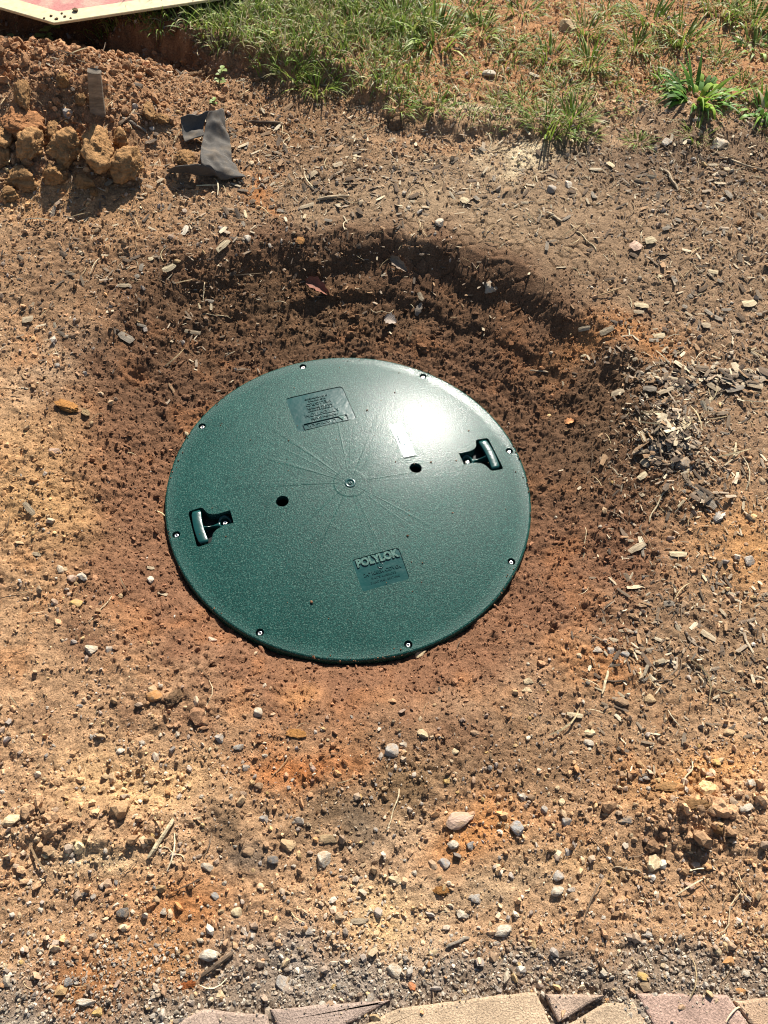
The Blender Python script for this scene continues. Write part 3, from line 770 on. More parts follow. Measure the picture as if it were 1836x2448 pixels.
pav = [
 ([r3(-60, 420), r3(60, 195), r3(110, 165), r3(195, 122), r3(250, 122), r3(380, 140), r3(550, 150), r3(566, 235), r3(600, 420)], (.36, .265, .205), 'pinkish tan cut paver at the far left of the brick edging', .0015),
 ([r3(565, 118), r3(880, 95), r3(1235, 68), r3(1000, 200), r3(690, 372), r3(655, 380), r3(598, 200)], (.33, .245, .195), 'mauve brown wedge paver, second from the left in the edging', .0),
 ([r3(1270, 115), r3(1659, 70), r4(60, 62), r4(370, 25), r4(410, 30), r4(490, 198), r4(585, 420), r3(700, 420), r3(760, 395), r3(1110, 198)], (.44, .32, .21), 'broad sandy tan paver in the middle of the edging', .002),
 ([r4(458, 35), r4(775, 42), r4(535, 190)], (.37, .265, .195), 'small triangular paver piece tilted between two tan pavers', .004),
 ([r4(780, 85), r4(940, 80), r4(1010, 198), r4(1140, 420), r4(650, 420), r4(575, 205)], (.43, .315, .21), 'sandy tan paver right below the triangular piece', .0005),
 ([r4(950, 32), r4(1200, 36), r4(1440, 40), r4(1560, 198), r4(1720, 420), r4(1175, 420), r4(1040, 198)], (.37, .25, .195), 'reddish pink paver with dark specks right of the triangular piece', .0015),
 ([r4(1478, 75), r4(1659, 55), r4(1900, 50), r4(2050, 420), r4(1745, 420), r4(1575, 198)], (.43, .29, .19), 'orange tan paver at the far right of the edging', .002)]
dust = []
for i, (pl, col, lab, dz) in enumerate(pav):
    zt = .0620+dz
    W = [plane(x, y, zt)[:2] for x, y in pl]
    # roughen the outline a little
    W = dense(W, .012); W = [p+np.array([perlin(np.array(p[0]*60), np.array(p[1]*60), 3)*.0012, perlin(np.array(p[0]*60), np.array(p[1]*60), 4)*.0012]) for p in W]
    c = sum(W)/len(W); n = len(W); V = []
    area = sum(W[k][0]*W[(k+1) % n][1]-W[(k+1) % n][0]*W[k][1] for k in range(n))
    if area < 0: W = W[::-1]
    def off(d):
        out = []
        for k in range(n):
            e = W[(k+1) % n]-W[k-1]; e /= np.linalg.norm(e); out.append(W[k]+np.array([-e[1], e[0]])*d)
        return out
    for d, z in ((0, -.05), (0, -.0032), (.0012, -.0010), (.0034, 0)):
        V += [(p[0], p[1], zt+z) for p in off(d)]
    Fc = [(r*n+k, r*n+(k+1) % n, (r+1)*n+(k+1) % n, (r+1)*n+k) for r in range(3) for k in range(n)]+[tuple(range(3*n, 4*n))]
    o = build('paver', V, Fc, M_brick); o.color = (*col, 1)
    if i == 3:
        cc = Vector((c[0], c[1], zt)); o.matrix_world = Matrix.Translation(cc) @ Matrix.Rotation(-.05, 4, 'Y') @ Matrix.Rotation(.05, 4, 'X') @ Matrix.Translation(-cc)
    tag(o, lab, 'paver', 'brick pavers edging the soil')
    dust.append((zt, [p.copy() for p in W]))

q_ = np.stack([rng.uniform(-.5, .8, 9000), rng.uniform(-1.0, -.80, 9000)], -1); PP = []
for zt, W in dust:
    for p in q_:
        if inside(W, p):
            dmin = min(math.hypot(p[0]-a[0], p[1]-a[1]) for a in W[::2])
            if random.random() < .05+.5*math.exp(-dmin/.008): PP.append((p[0], p[1], zt))
PP = np.array(PP); sz = np.minimum(.0009*np.exp(rng.normal(0, .5, len(PP))), .0032); PP[:, 2] += sz*.4
tag(bulk('paver_grit', G1, PP, quats(len(PP)), np.repeat(sz[:, None], 3, 1), c_grit(PP[:, 0], PP[:, 1], len(PP)), M_grit), 'sandy grit strewn on the brick edging', kind='stuff')

# ------------------------------------------------------------------ single stones, clods, wood, leaves
PAL = dict(cream=(.60, .47, .28), white=(.58, .51, .41), grey=(.40, .36, .31), blue=(.31, .295, .275), slate=(.125, .115, .105), tan=(.46, .32, .17), ochre=(.58, .38, .13), orange=(.50, .24, .08), rust=(.46, .15, .05), pink=(.50, .34, .25), brown=(.26, .16, .09), pale=(.52, .45, .35), clay=(.40, .225, .10), red=(.34, .10, .035), wood=(.34, .265, .175), dwood=(.13, .09, .06), gwood=(.235, .195, .15), straw=(.50, .40, .25))
def mk(nm, gen, m, smooth=False):
    V, Fc = gen; me = build(nm, V, Fc, m, smooth=smooth, link=False); return me
ST_M = [mk('stone', angular(3, 500+i, 8+i % 4, .36), M_stone).data for i in range(9)]
SM_M = [mk('stone', angular(2, 600+i, 7, .36), M_stone).data for i in range(8)]
CL_M = [mk('clod', lumpy(5, 10+i, .20, facets(40+i)), M_clod, True).data for i in range(8)]
def scaled_chip(i):
    V, Fc = chip(700+i, .14); return mk('wood_chip', (V, Fc), M_chip).data
CP_M = [scaled_chip(i) for i in range(9)]
def place(name, me, px, py, wpx, hpx, ang, col, label=None, cat=None, group=None, thick=.7, sink=.22, base=1.0, up=0, tilt=0):
    """rest a thing on the soil; wpx, hpx are its extent in the photograph, base the mesh half-size"""
    p = at(px, py, up); z = p[2]
    a = math.radians(ang)
    q = plane(px+math.cos(a)*10, py-math.sin(a)*10, z); d = q-p; yaw = math.atan2(d[1], d[0]); sx = np.linalg.norm(d)/10*wpx/2
    q = plane(px-math.sin(a)*10, py-math.cos(a)*10, z); sy = np.linalg.norm(q-p)/10*hpx/2
    sz = min(sx, sy)*thick
    o = bpy.data.objects.new(name, me); COL.objects.link(o)
    n = normal(p); R = Vector((0, 0, 1)).rotation_difference(n).to_matrix().to_4x4()
    o.matrix_world = Matrix.Translation(Vector(p)+n*(sz*(1-2*sink))) @ R @ Matrix.Rotation(yaw, 4, 'Z') @ Matrix.Rotation(tilt, 4, 'X') @ Matrix.Diagonal((sx/base, sy/base, sz/base, 1))
    j = math.exp(random.gauss(0, .08)); c = PAL[col] if isinstance(col, str) else col
    o.color = (min(c[0]*j, .8), min(c[1]*j, .8), min(c[2]*j, .8), 1)
    tag(o, label, cat, group); return o
SG = 'stones lying on the bare soil'
STONES = [
 (27, 1776, 46, 32, 10, 'cream', 'large cream stone at the far left edge, well below the cover'),
 (445, 1873, 34, 22, -35, 'pale', 'flat pale wedge-shaped stone just right of the thin pale root'),
 (590, 1859, 28, 24, 20, 'slate', 'dark slate chip, darkest stone below the lower rim of the cover'),
 (711, 1811, 42, 24, -5, 'tan', 'rounded tan stone with a deep shadow under it, above a flat pale one'),
 (621, 1826, 28, 36, 70, 'tan', 'upright oval tan stone left of the rounded tan stone'),
 (699, 1857, 40, 36, 20, 'pale', 'flat pale crumbly stone half sunk in the soil below the rounded tan stone'),
 (534, 1842, 34, 22, 10, 'brown', 'brownish grey flat stone beside a dark stain in the soil'),
 (571, 1769, 24, 22, 0, 'blue', 'dark blue grey pebble with a white face, below the orange soil patch'),
 (511, 1969, 26, 26, 30, 'cream', 'squarish cream stone casting a dark shadow, in the lower left'),
 (466, 1937, 16, 26, 60, 'blue', 'narrow blue grey sliver of stone left of the squarish cream stone'),
 (540, 2021, 28, 46, 65, 'grey', 'long greenish grey stone standing lengthwise above the brown stick'),
 (454, 2063, 30, 46, 75, 'pale', 'long pale grey stone at the top end of the brown stick'),
 (612, 2119, 36, 46, 50, 'grey', 'large speckled grey stone near the bricks, right of the brown stick'),
 (669, 2011, 26, 20, 10, 'grey', 'round grey stone above the white flat sliver'),
 (665, 2093, 34, 13, 0, 'white', 'thin flat white sliver of stone near the bricks'),
 (185, 2166, 20, 44, 80, 'white', 'upright white stone near the bottom left corner'),
 (212, 2186, 28, 22, 20, 'ochre', 'smooth ochre pebble beside the upright white stone'),
 (266, 1971, 32, 26, 30, 'slate', 'dark charcoal stone on a crusty soil hump in the lower left'),
 (181, 1934, 14, 16, 30, 'slate', 'small dark pebble, left one of a pair on the crusty hump'),
 (201, 1939, 17, 17, 30, 'grey', 'small grey pebble, right one of a pair on the crusty hump'),
 (165, 2121, 15, 15, 0, 'white', 'small white pebble on the dark brown soil stain in the lower left'),
 (150, 2119, 20, 24, 0, 'blue', 'grey blue pebble left of a small white pebble in the lower left'),
 (353, 1969, 15, 16, 0, 'white', 'small white five-sided pebble on the orange soil, lower left'),
 (530, 1659, 22, 14, 0, 'grey', 'greenish grey flat pebble at the top of the orange soil patch'),
 (557, 1699, 26, 16, 10, 'brown', 'purplish brown pebble on the orange soil patch'),
 (477, 2149, 22, 26, 40, 'cream', 'yellow cream stone left of the bricks'),
 (987, 1774, 40, 78, 105, 'pink', 'large pointed pinkish white shard of stone below the cover'),
 (1119, 1790, 30, 40, 70, 'blue', 'blue and white streaked stone right of the pointed shard'),
 (1410, 1870, 40, 46, 20, 'cream', 'big blocky cream stone at the lower right with a twig beside it'),
 (1612, 1746, 32, 22, 35, 'pale', 'pale stone with a black shadow side near the right edge'),
 (1624, 1769, 20, 13, -20, 'cream', 'small cream pebble under the pale stone near the right edge'),
 (1352, 1774, 22, 34, 110, 'slate', 'dark grey upright stone left of the raised soil lumps'),
 (1222, 1776, 28, 20, 0, 'blue', 'bluish grey flat stone below a row of cream pebbles'),
 (1174, 1749, 18, 18, 0, 'grey', 'squarish grey pebble left of a row of cream pebbles'),
 (1129, 1721, 20, 20, 0, 'white', 'round whitish pebble beside a grey brown one'),
 (1147, 1722, 20, 16, 0, 'brown', 'grey brown pebble touching a round whitish one'),
 (1214, 1734, 16, 20, 60, 'cream', 'cream pebble, tallest of the small row right of the shard'),
 (964, 1689, 22, 20, 0, 'ochre', 'yellow ochre pebble on dark soil above the pointed shard'),
 (1547, 1649, 20, 18, 0, 'ochre', 'ochre pebble near the right edge above the raised soil lumps'),
 (1624, 1691, 20, 18, 0, 'white', 'whitish pebble at the right edge above the raised soil lumps'),
 (1394, 1679, 20, 16, 0, 'blue', 'bluish pebble above the raised soil lumps'),
 (1349, 1676, 36, 22, 0, 'brown', 'flat brownish stone left of the bluish pebble'),
 (957, 1865, 32, 24, -20, 'blue', 'broken blue grey stone below the pointed shard'),
 (854, 1901, 36, 22, -15, 'cream', 'cream stone throwing a deep shadow, low centre of the picture'),
 (1204, 1893, 26, 30, 80, 'grey', 'grey stone, top one of a cluster of three'),
 (1204, 1927, 30, 28, 10, 'pale', 'pale grey stone, lower left one of a cluster of three'),
 (1232, 1924, 24, 15, 0, 'grey', 'small flat grey stone, right one of a cluster of three'),
 (1087, 2010, 28, 44, 100, 'pale', 'tall pale three-cornered stone in the lower middle'),
 (1074, 2037, 20, 10, 0, 'white', 'flat white chip under the three-cornered stone'),
 (1103, 2061, 14, 14, 0, 'white', 'small white cube-like pebble below the three-cornered stone'),
 (934, 2059, 28, 15, 15, 'cream', 'flat cream stone at the lower end of a grey stick'),
 (848, 2096, 42, 32, -15, 'pale', 'large flat whitish stone just above the bricks in the middle'),
 (997, 1974, 24, 36, 70, 'pale', 'whitish grey sunken stone left of the three-cornered stone'),
 (1027, 1941, 24, 28, 40, 'grey', 'grey stone close above the grey stick'),
 (1399, 2018, 16, 40, 85, 'grey', 'narrow upright grey white stone in the lower right'),
 (1377, 2029, 22, 15, 0, 'orange', 'small orange stone left of a narrow upright grey one'),
 (1389, 2111, 26, 24, 0, 'ochre', 'yellow cream stone above the reddish paver'),
 (1304, 2099, 22, 32, 110, 'pale', 'pale wedge of stone above the triangular paver'),
 (1352, 2099, 20, 18, 0, 'white', 'white pebble between a pale wedge and a yellow cream stone'),
 (1569, 2044, 32, 26, 10, 'tan', 'lumpy tan stone at the lower right, above an orange tan one'),
 (1549, 2056, 18, 20, 0, 'cream', 'cream pebble left of the lumpy tan stone'),
 (1574, 2076, 34, 26, 20, 'orange', 'orange tan lump of stone near the right edge above the pavers'),
 (1599, 2141, 24, 20, 0, 'orange', 'orange pebble lying against the pavers at the right'),
 (1609, 2104, 20, 24, 0, 'pale', 'pale speckled pebble at the right edge above an orange pebble'),
 (892, 2134, 22, 26, 70, 'rust', 'red orange lump on the grey grit above the bricks'),
 (980, 1825, 22, 26, 60, 'pale', 'pale stone touching the foot of the pointed shard'),
 (1020, 1824, 24, 18, 15, 'blue', 'bluish stone right of the foot of the pointed shard'),
 (1489, 1914, 16, 24, 80, 'pink', 'pinkish oval pebble right of the big blocky stone'),
 (1225, 1841, 18, 18, 0, 'blue', 'bluish sunken pebble above the cluster of three stones'),
 (162, 1306, 36, 20, 5, 'ochre', 'flat yellow cream stone left of the cover'),
 (178, 1245, 26, 20, 20, 'white', 'white stone left of the cover, right one of a touching pair'),
 (156, 1250, 23, 18, 0, 'pink', 'pinkish brown stone left of the cover, left one of a touching pair'),
 (325, 1254, 17, 18, 60, 'white', 'white pebble on the crumbly slope left of the cover'),
 (137, 1232, 17, 12, 0, 'cream', 'cream pebble above the touching pair left of the cover'),
 (335, 1506, 34, 32, 40, 'orange', 'flat orange tan stone below and left of the cover'),
 (456, 1382, 18, 24, 110, 'pink', 'pinkish pale stone at the left under edge of the cover'),
 (196, 1404, 24, 28, 60, 'pale', 'pale greyish stone in the lower left above an orange patch'),
 (236, 1404, 26, 15, 0, 'grey', 'grey sunken stone right of the pale greyish one'),
 (556, 1540, 24, 22, 30, 'pale', 'lone whitish grey stone below the lower edge of the cover'),
 (475, 1594, 24, 22, 0, 'grey', 'greyish stone beneath the crumbly ring at lower left'),
 (515, 1614, 26, 15, 20, 'grey', 'light grey elongated stone right of a greyish stone'),
 (261, 1624, 20, 16, 0, 'white', 'white pebble on sandy soil, left of the orange patch'),
 (907, 1414, 36, 22, 10, 'cream', 'cream stone tucked against the lower right rim of the cover'),
 (1549, 1121, 20, 24, 70, 'grey', 'grey stone at the right beside a curled pale chip'),
 (1619, 1211, 26, 24, 0, 'grey', 'angular grey stone near the right edge, level with the cover'),
 (1289, 1404, 26, 14, 10, 'white', 'whitish stone, left one of three in a row right of the cover'),
 (1319, 1406, 26, 16, 0, 'grey', 'grey stone, middle one of three in a row right of the cover'),
 (1348, 1414, 24, 14, 0, 'blue', 'bluish grey stone, right one of three in a row right of the cover'),
 (1479, 1306, 22, 24, 60, 'brown', 'brownish grey stone in the mulch at the right'),
 (1402, 1511, 22, 32, 70, 'tan', 'tan upright stone at the lower right near a long stick'),
 (1342, 1519, 34, 22, -20, 'brown', 'grey brown flat stone left of a tan upright stone'),
 (1278, 1584, 20, 32, 110, 'cream', 'slim cream stone, upper of two below the right side of the cover'),
 (1272, 1606, 24, 18, 0, 'pale', 'pale stone, lower of two below the right side of the cover'),
 (1142, 1471, 22, 16, 0, 'cream', 'cream stone below the right rim of the cover, upper of a close pair'),
 (1137, 1491, 24, 13, 0, 'cream', 'cream stone below the right rim of the cover, lower of a close pair'),
 (914, 1586, 20, 28, 70, 'cream', 'upright cream stone straight below the cover'),
 (844, 1624, 38, 34, 20, 'grey', 'large grey tan stone straight below the cover'),
 (872, 1609, 20, 16, 0, 'pale', 'pale stone touching the large grey tan one'),
 (982, 1624, 15, 20, 80, 'cream', 'cream pebble right of the large grey tan stone'),
 (1574, 1584, 28, 18, 0, 'tan', 'tan stone near the right edge on a yellow soil patch'),
 (1222, 60, 46, 24, -10, 'tan', 'large tan stone among the grass tufts at the top right'),
 (1057, 163, 32, 13, 0, 'pale', 'long pale stone on the bare soil between grass tufts'),
 (1440, 307, 20, 13, 15, 'white', 'white flat stone below the broad-leaved clump'),
 (1552, 312, 30, 20, 30, 'pale', 'pale tilted slab of stone near the right edge below the grass'),
 (1227, 400, 20, 16, 0, 'white', 'white stone in the dark mulch below the olive grass patch'),
 (1190, 410, 24, 14, 0, 'grey', 'grey stone left of the white one in the dark mulch'),
 (147, 245, 24, 15, -20, 'blue', 'blue grey stone on the front of the dug heap'),
 (535, 515, 15, 14, 0, 'white', 'bright white pebble below the black fabric scrap'),
 (950, 484, 18, 22, 60, 'pale', 'pale stone on the cracked mud above the cover'),
 (1474, 1007, 44, 30, 10, 'gwood', 'rounded grey lump wrapped in bark chips at the right of the pit'),
 (402, 940, 15, 12, 20, 'cream', 'cream pebble against the upper left rim of the cover'),
 (122, 975, 32, 13, 0, 'pink', 'flat pinkish stone on the slope left of the cover'),
 (1057, 622, 28, 20, 20, 'pale', 'pale stone on the mud above the right part of the cover'),
]
for i, (x, y, w_, h_, a, c, lab) in enumerate(STONES):
    place('stone', ST_M[i % 9], x, y, w_, h_, a, c, lab, 'stone', SG, thick=.62, sink=.32)
CLODS = [
 (212, 342, 92, 84, 0, 'clay', .95, 'biggest round orange clod at the front of the heap'),
 (282, 367, 90, 56, 15, 'clay', .8, 'wide tan clod at the right end of the row of clods'),
 (150, 330, 80, 64, 20, 'clay', .8, 'crusty clod leaning on the left of the biggest round one'),
 (47, 395, 82, 44, -5, 'clay', .7, 'long low clod in the front row at the left'),
 (120, 380, 68, 40, 0, 'clay', .8, 'brown clod in front of the crusty one, with shade on its right'),
 (187, 400, 32, 34, 30, 'clay', .8, 'small clod sitting below the gap under the biggest one'),
 (115, 287, 34, 46, 0, 'clay', .9, 'upright pointed clod behind the crusty one'),
 (52, 277, 92, 52, -10, (.40, .19, .085), .7, 'reddish clod at the left under the overhang of the heap'),
 (18, 305, 48, 46, 0, 'clay', .8, 'pale topped clod at the left edge'),
 (75, 325, 68, 56, 0, 'clay', .8, 'rough clod in the middle of the left row'),
 (147, 297, 34, 30, 0, 'clay', .8, 'small round clod right of the pointed one'),
 (260, 305, 38, 36, 0, 'clay', .8, 'clod above the wide tan one at the right of the row'),
 (137, 175, 38, 26, 0, 'clay', .8, 'squarish clod on top of the heap left of the upright plank'),
 (52, 215, 42, 46, 0, 'clay', .8, 'tall clod on the left face of the heap'),
 (175, 217, 26, 24, 0, 'clay', .9, 'ball-shaped clod just left of the upright plank'),
 (425, 175, 48, 28, 0, 'brown', .8, 'dark shaded clod below the turf edge'),
 (320, 247, 38, 32, 0, 'clay', .8, 'clod half way between the heap and the fabric scrap'),
 (185, 120, 28, 28, 0, 'clay', .9, 'clod on the crest of the heap'),
 (12, 345, 40, 40, 0, 'clay', .8, 'clod cut by the left edge of the picture'),
 (20, 425, 50, 30, 0, 'clay', .6, 'flat clod lowest at the left edge'),
 (202, 417, 22, 18, 0, 'clay', .8, 'tiny clod in front of the row'),
 (400, 352, 46, 34, 0, 'clay', .6, 'crumbling clod behind the fabric scrap'),
 (345, 260, 40, 22, 0, 'clay', .7, 'low clod beside the dark sticks on the heap'),
 (142, 879, 50, 26, -10, 'orange', .6, 'orange clod on the slope at the left of the cover'),
 (185, 894, 26, 18, 0, 'tan', .6, 'tan clod right of the orange one on the slope'),
 (380, 1510, 50, 34, 30, 'brown', .8, 'dark crumbly lump below the left part of the cover'),
 (405, 2129, 44, 26, 10, 'rust', .5, 'rusty crumbly lump left of the bricks'),
 (1500, 1740, 70, 34, 10, 'clay', .4, 'broad crumbly lump on the raised soil at the lower right'),
 (1549, 1784, 46, 34, -30, 'clay', .6, 'lower lump of the raised soil, with a deep shadow'),
 (1440, 1705, 70, 34, 0, 'clay', .5, 'upper left lump of the raised soil'),
 (1487, 1830, 34, 26, 0, 'brown', .8, 'small dark lump below the raised soil'),
 (952, 1925, 36, 24, 0, 'orange', .7, 'orange lump near the cream stone in deep shadow'),
 (640, 1585, 60, 26, 0, 'orange', .35, 'flat orange crust under the lower rim of the cover'),
 (860, 275, 40, 24, 0, 'brown', .8, 'dark lump fallen from the turf edge in the middle'),
]
for i, (x, y, w_, h_, a, c, th_, lab) in enumerate(CLODS):
    o = place('clod', CL_M[i % 8], x, y, w_*.92, h_*.72, a, c, lab, 'clod', 'lumps of dug clay soil', thick=th_*.9, sink=.16)
WOODS = [
 (65, 1101, 36, 17, -50, 'wood', 'pale diagonal wood chip at the far left, level with the cover'),
 (80, 1198, 24, 10, -15, 'wood', 'thin pale chip at the left below the diagonal one'),
 (1379, 1184, 44, 20, 20, 'wood', 'broad pale wood chip right of the cover, left of a brighter one'),
 (1464, 1199, 42, 17, -5, 'straw', 'bright pale wood chip right of the cover'),
 (1529, 1376, 42, 18, -30, 'wood', 'long pale slanted wood chip at the right'),
 (1444, 1304, 26, 14, 0, 'gwood', 'small grey wood chip left of a brownish stone'),
 (1242, 1545, 38, 13, -10, 'straw', 'cream splinter of wood below the right of the cover'),
 (352, 1285, 24, 12, -10, 'wood', 'tan chip on the crumbly slope left of the cover'),
 (325, 1228, 18, 10, 10, 'wood', 'brown chip above a white pebble left of the cover'),
 (775, 1990, 38, 17, 0, 'wood', 'brown leaf-shaped piece of wood in the low centre'),
 (1222, 2061, 38, 15, 15, 'dwood', 'dark bark piece above the pavers'),
 (1387, 663, 38, 14, -10, 'straw', 'bright flat chip above and right of the pit'),
 (1379, 676, 26, 10, 0, 'wood', 'chip just below the bright flat one above the pit'),
 (1312, 716, 32, 14, 10, 'wood', 'pale triangular chip at the upper right lip of the pit'),
 (1263, 710, 28, 10, 0, 'wood', 'thin chip left of the triangular one'),
 (1424, 727, 26, 13, 10, 'straw', 'pale chip, upper of a close pair right of the pit'),
 (1412, 737, 24, 10, 0, 'gwood', 'greyer chip, lower of a close pair right of the pit'),
 (1617, 659, 30, 18, 10, 'straw', 'wide pale chip at the right edge in a straw tangle'),
 (1482, 914, 36, 22, 55, 'straw', 'brightest chip in the mulch pile right of the pit'),
 (1336, 850, 34, 15, -5, 'wood', 'chip at the left tip of the mulch ridge'),
 (1406, 842, 36, 14, -20, 'gwood', 'grey slanted chip near the left end of the mulch ridge'),
 (1438, 846, 38, 14, 15, 'wood', 'pale chip in the middle of the mulch ridge'),
 (1490, 836, 34, 14, 25, 'gwood', 'grey chip pointing up right in the mulch ridge'),
 (1540, 838, 36, 15, -25, 'wood', 'chip pointing down right in the mulch ridge'),
 (1588, 842, 40, 14, 10, 'gwood', 'grey chip near the right end of the mulch ridge'),
 (1632, 836, 36, 16, -10, 'wood', 'chip at the right edge of the mulch ridge'),
 (1418, 965, 34, 18, 20, 'gwood', 'grey chip on the left of the mulch pile'),
 (1446, 955, 36, 16, -10, 'wood', 'chip above the rounded lump in the mulch pile'),
 (1480, 965, 32, 16, 15, 'gwood', 'grey chip right above the rounded lump'),
 (1395, 1003, 26, 18, -40, 'wood', 'white faced chip below left of the mulch pile'),
 (1388, 1030, 22, 18, 30, 'straw', 'cream chip lowest in the mulch pile'),
 (1526, 1082, 60, 20, -40, 'gwood', 'long grey slab of bark right of the mulch pile'),
 (62, 692, 28, 15, 10, 'wood', 'pale chip far left above the slope'),
 (272, 732, 34, 20, -20, 'gwood', 'grey chip standing on the upper left slope'),
 (417, 718, 40, 9, 0, 'wood', 'long thin chip on the dark upper slope of the pit'),
 (365, 580, 32, 12, 25, 'straw', 'pale chip on the mulch left of the cracked mud'),
 (270, 618, 36, 9, 0, 'wood', 'thin straight chip left of the pit'),
 (482, 532, 38, 12, 35, 'straw', 'pale slanted chip below the fabric scrap'),
 (650, 522, 20, 15, -20, 'orange', 'orange three-cornered chip on the mud'),
 (400, 500, 24, 14, 60, 'pale', 'curled pale chip left of the slanted one'),
 (767, 342, 26, 9, 80, 'straw', 'upright yellow chip on the mud right of the fabric'),
 (730, 359, 24, 13, 15, 'wood', 'squarish chip right of the fabric scrap'),
 (675, 380, 26, 14, 30, 'wood', 'pale chip between the fabric and the squarish chip'),
 (665, 447, 36, 11, 10, 'wood', 'pale chip under the thin stick'),
 (909, 642, 18, 11, -50, 'wood', 'small slanted chip on the far lip of the pit'),
 (1372, 535, 24, 24, 30, 'pink', 'pinkish square flake in the upper right mud'),
 (1404, 522, 26, 15, 10, 'straw', 'cream flake right of the pinkish square one'),
 (1004, 437, 22, 15, -30, 'straw', 'cream chip in the middle of the pale mud'),
 (1524, 707, 22, 18, 0, 'wood', 'squarish chip far right above the mulch ridge'),
]
for i, (x, y, w_, h_, a, c, lab) in enumerate(WOODS):
    place('wood_chip', CP_M[i % 9], x, y, w_*.85, h_*.78, a, c, lab, 'wood chip', 'wood chips on the soil', thick=.5, sink=-.1, base=.5)
def stick(name, a, b, wpx, col, label, bend=.02, cat='stick', lift=.004, jag=True, m=None, mid=None, z0=0, z1=0):
    p = Vector(at(*a)); q = Vector(at(*b)); L = (q-p).length
    rad = wpx*PS*1.45/FPX/2*(1 if p.y < .5 else 1.6)
    n = 9; pts = []; side = Vector((-(q-p).y, (q-p).x, 0)).normalized()
    for i in range(n):
        t = i/(n-1); v = p.lerp(q, t)+side*(bend*L*math.sin(PI*t)+bend*.5*L*math.sin(3*PI*t))
        z = float(H(v.x, v.y)); v.z = max(p.z*(1-t)+q.z*t, z)+rad*.7+lift*.3+z0*(1-t)+z1*t; pts.append(v)
    rr = [rad*(.75+.25*random.random())*(1 if 0 < i < n-1 else .55) for i in range(n)]
    c0 = pts[0].copy(); V, Fc = tube([v-c0 for v in pts], rr, 7 if jag else 5)
    V = [v+Vector((random.uniform(-1, 1), random.uniform(-1, 1), random.uniform(-1, 1)))*rad*.22 for v in V] if jag else V
    o = build(name, V, Fc, m or M_wood, smooth=not jag); o.location = c0; o.color = (*PAL[col], 1)
    tag(o, label, cat, None); return o
for a, b, w_, c, lab, bd in [
 ((375, 1770), (321, 1855), 9, 'straw', 'thick straw coloured stick lying on the crusty soil at lower left', .01),
 ((505, 2057), (436, 2110), 9, 'dwood', 'dark brown stick near the bricks at lower left', .01),
 ((964, 2047), (1013, 2026), 6, 'gwood', 'grey stick beside a flat cream stone', .04),
 ((1312, 1450), (1299, 1500), 6, 'straw', 'pale stick standing lengthwise right of the cover', .03),
 ((1300, 1474), (1356, 1476), 4, 'dwood', 'thin dark stick crossing under the pale one', .05),
 ((1408, 1474), (1448, 1471), 4, 'dwood', 'short dark stick right of the cover', .04),
 ((1144, 802), (1184, 806), 5, 'wood', 'short brown stick on the dark right slope of the pit', .03),
 ((530, 267), (607, 270), 7, 'dwood', 'dark flat stick right of the fabric scrap', .02),
 ((685, 434), (755, 428), 7, 'wood', 'straight stick on the mud with a dark shadow', .02),
 ((258, 273), (302, 251), 8, 'dwood', 'dark stick poking from the front of the heap', .04),
 ((265, 258), (318, 290), 6, 'gwood', 'grey stick crossing the dark one on the heap', .05),
 ((1432, 370), (1463, 415), 6, 'wood', 'slanting stick in the dark mulch at the upper right', .05),
 ((1180, 460), (1212, 483), 6, 'wood', 'short tan stick on the mud at the upper right', .02),
 ((1552, 342), (1659, 378), 5, 'wood', 'long stick at the right edge below the grass', .04),
 ((1402, 1130), (1440, 1060), 4, 'straw', 'straw stalk right of the cover', .05),
 ((1452, 1018), (1449, 990), 5, 'straw', 'short upright stalk in front of the mulch pile', .02),
 ((1397, 996), (1417, 965), 5, 'wood', 'short stick leaning on the mulch pile', .02),
 ((1588, 958), (1583, 992), 6, 'straw', 'flat straw piece right of the mulch pile', .02),
 ((1436, 1010), (1412, 905), 5, 'dwood', 'brown upright sliver left of the mulch pile', .03),
 ((1478, 1046), (1560, 1100), 5, 'gwood', 'grey stick along the slab of bark', .04)]:
    stick('stick', a, b, w_, c, lab, bd)
for a, b, w_, c, lab, bd in [
 ((345, 1834), (400, 1864), 2.6, 'straw', 'thin pale root curling right of the thick straw stick', .14),
 ((1322, 1876), (1386, 1888), 3.2, 'wood', 'twig reaching the big blocky stone', .08),
 ((1268, 1806), (1330, 1874), 2.4, 'brown', 'thin brown root above the twig', .05),
 ((1594, 1884), (1542, 2020), 2.2, 'straw', 'long curved straw at the lower right', .12),
 ((1494, 1644), (1458, 1708), 3, 'straw', 'straw bent across the raised soil lumps', .1),
 ((862, 1704), (833, 1795), 3, 'straw', 'long straw straight below the cover', .04),
 ((242, 1288), (190, 1345), 2.4, 'straw', 'slanted straw left of the cover', .03),
 ((452, 1470), (425, 1590), 2.0, 'straw', 'hair-thin straw below the left of the cover', .1),
 ((1470, 850), (1376, 905), 2.4, 'straw', 'straw leaning from the mulch ridge', .05),
 ((1264, 1140), (1258, 1210), 2.2, 'straw', 'straw standing lengthwise right of the cover rim', .03),
 ((440, 655), (443, 610), 2.4, 'straw', 'upright straw on the upper left slope', .03),
 ((1600, 430), (1624, 500), 2.2, 'brown', 'thin curved root at the right edge', .12),
 ((1242, 500), (1288, 545), 2.4, 'straw', 'thin straw on the upper right mud', .08),
 ((604, 285), (596, 330), 2.4, 'straw', 'curved straw right of the fabric scrap', .3),
 ((430, 685), (500, 690), 2.2, 'straw', 'thin straw on the dark far slope of the pit', .06),
 ((884, 660), (905, 680), 2.2, 'straw', 'short straw on the far lip of the pit', .08),
 ((850, 670), (800, 668), 2.2, 'straw', 'curved straw left of the short one on the far lip', .2)]:
    stick('straw', a, b, w_, c, lab, bd, 'straw', .002, False)
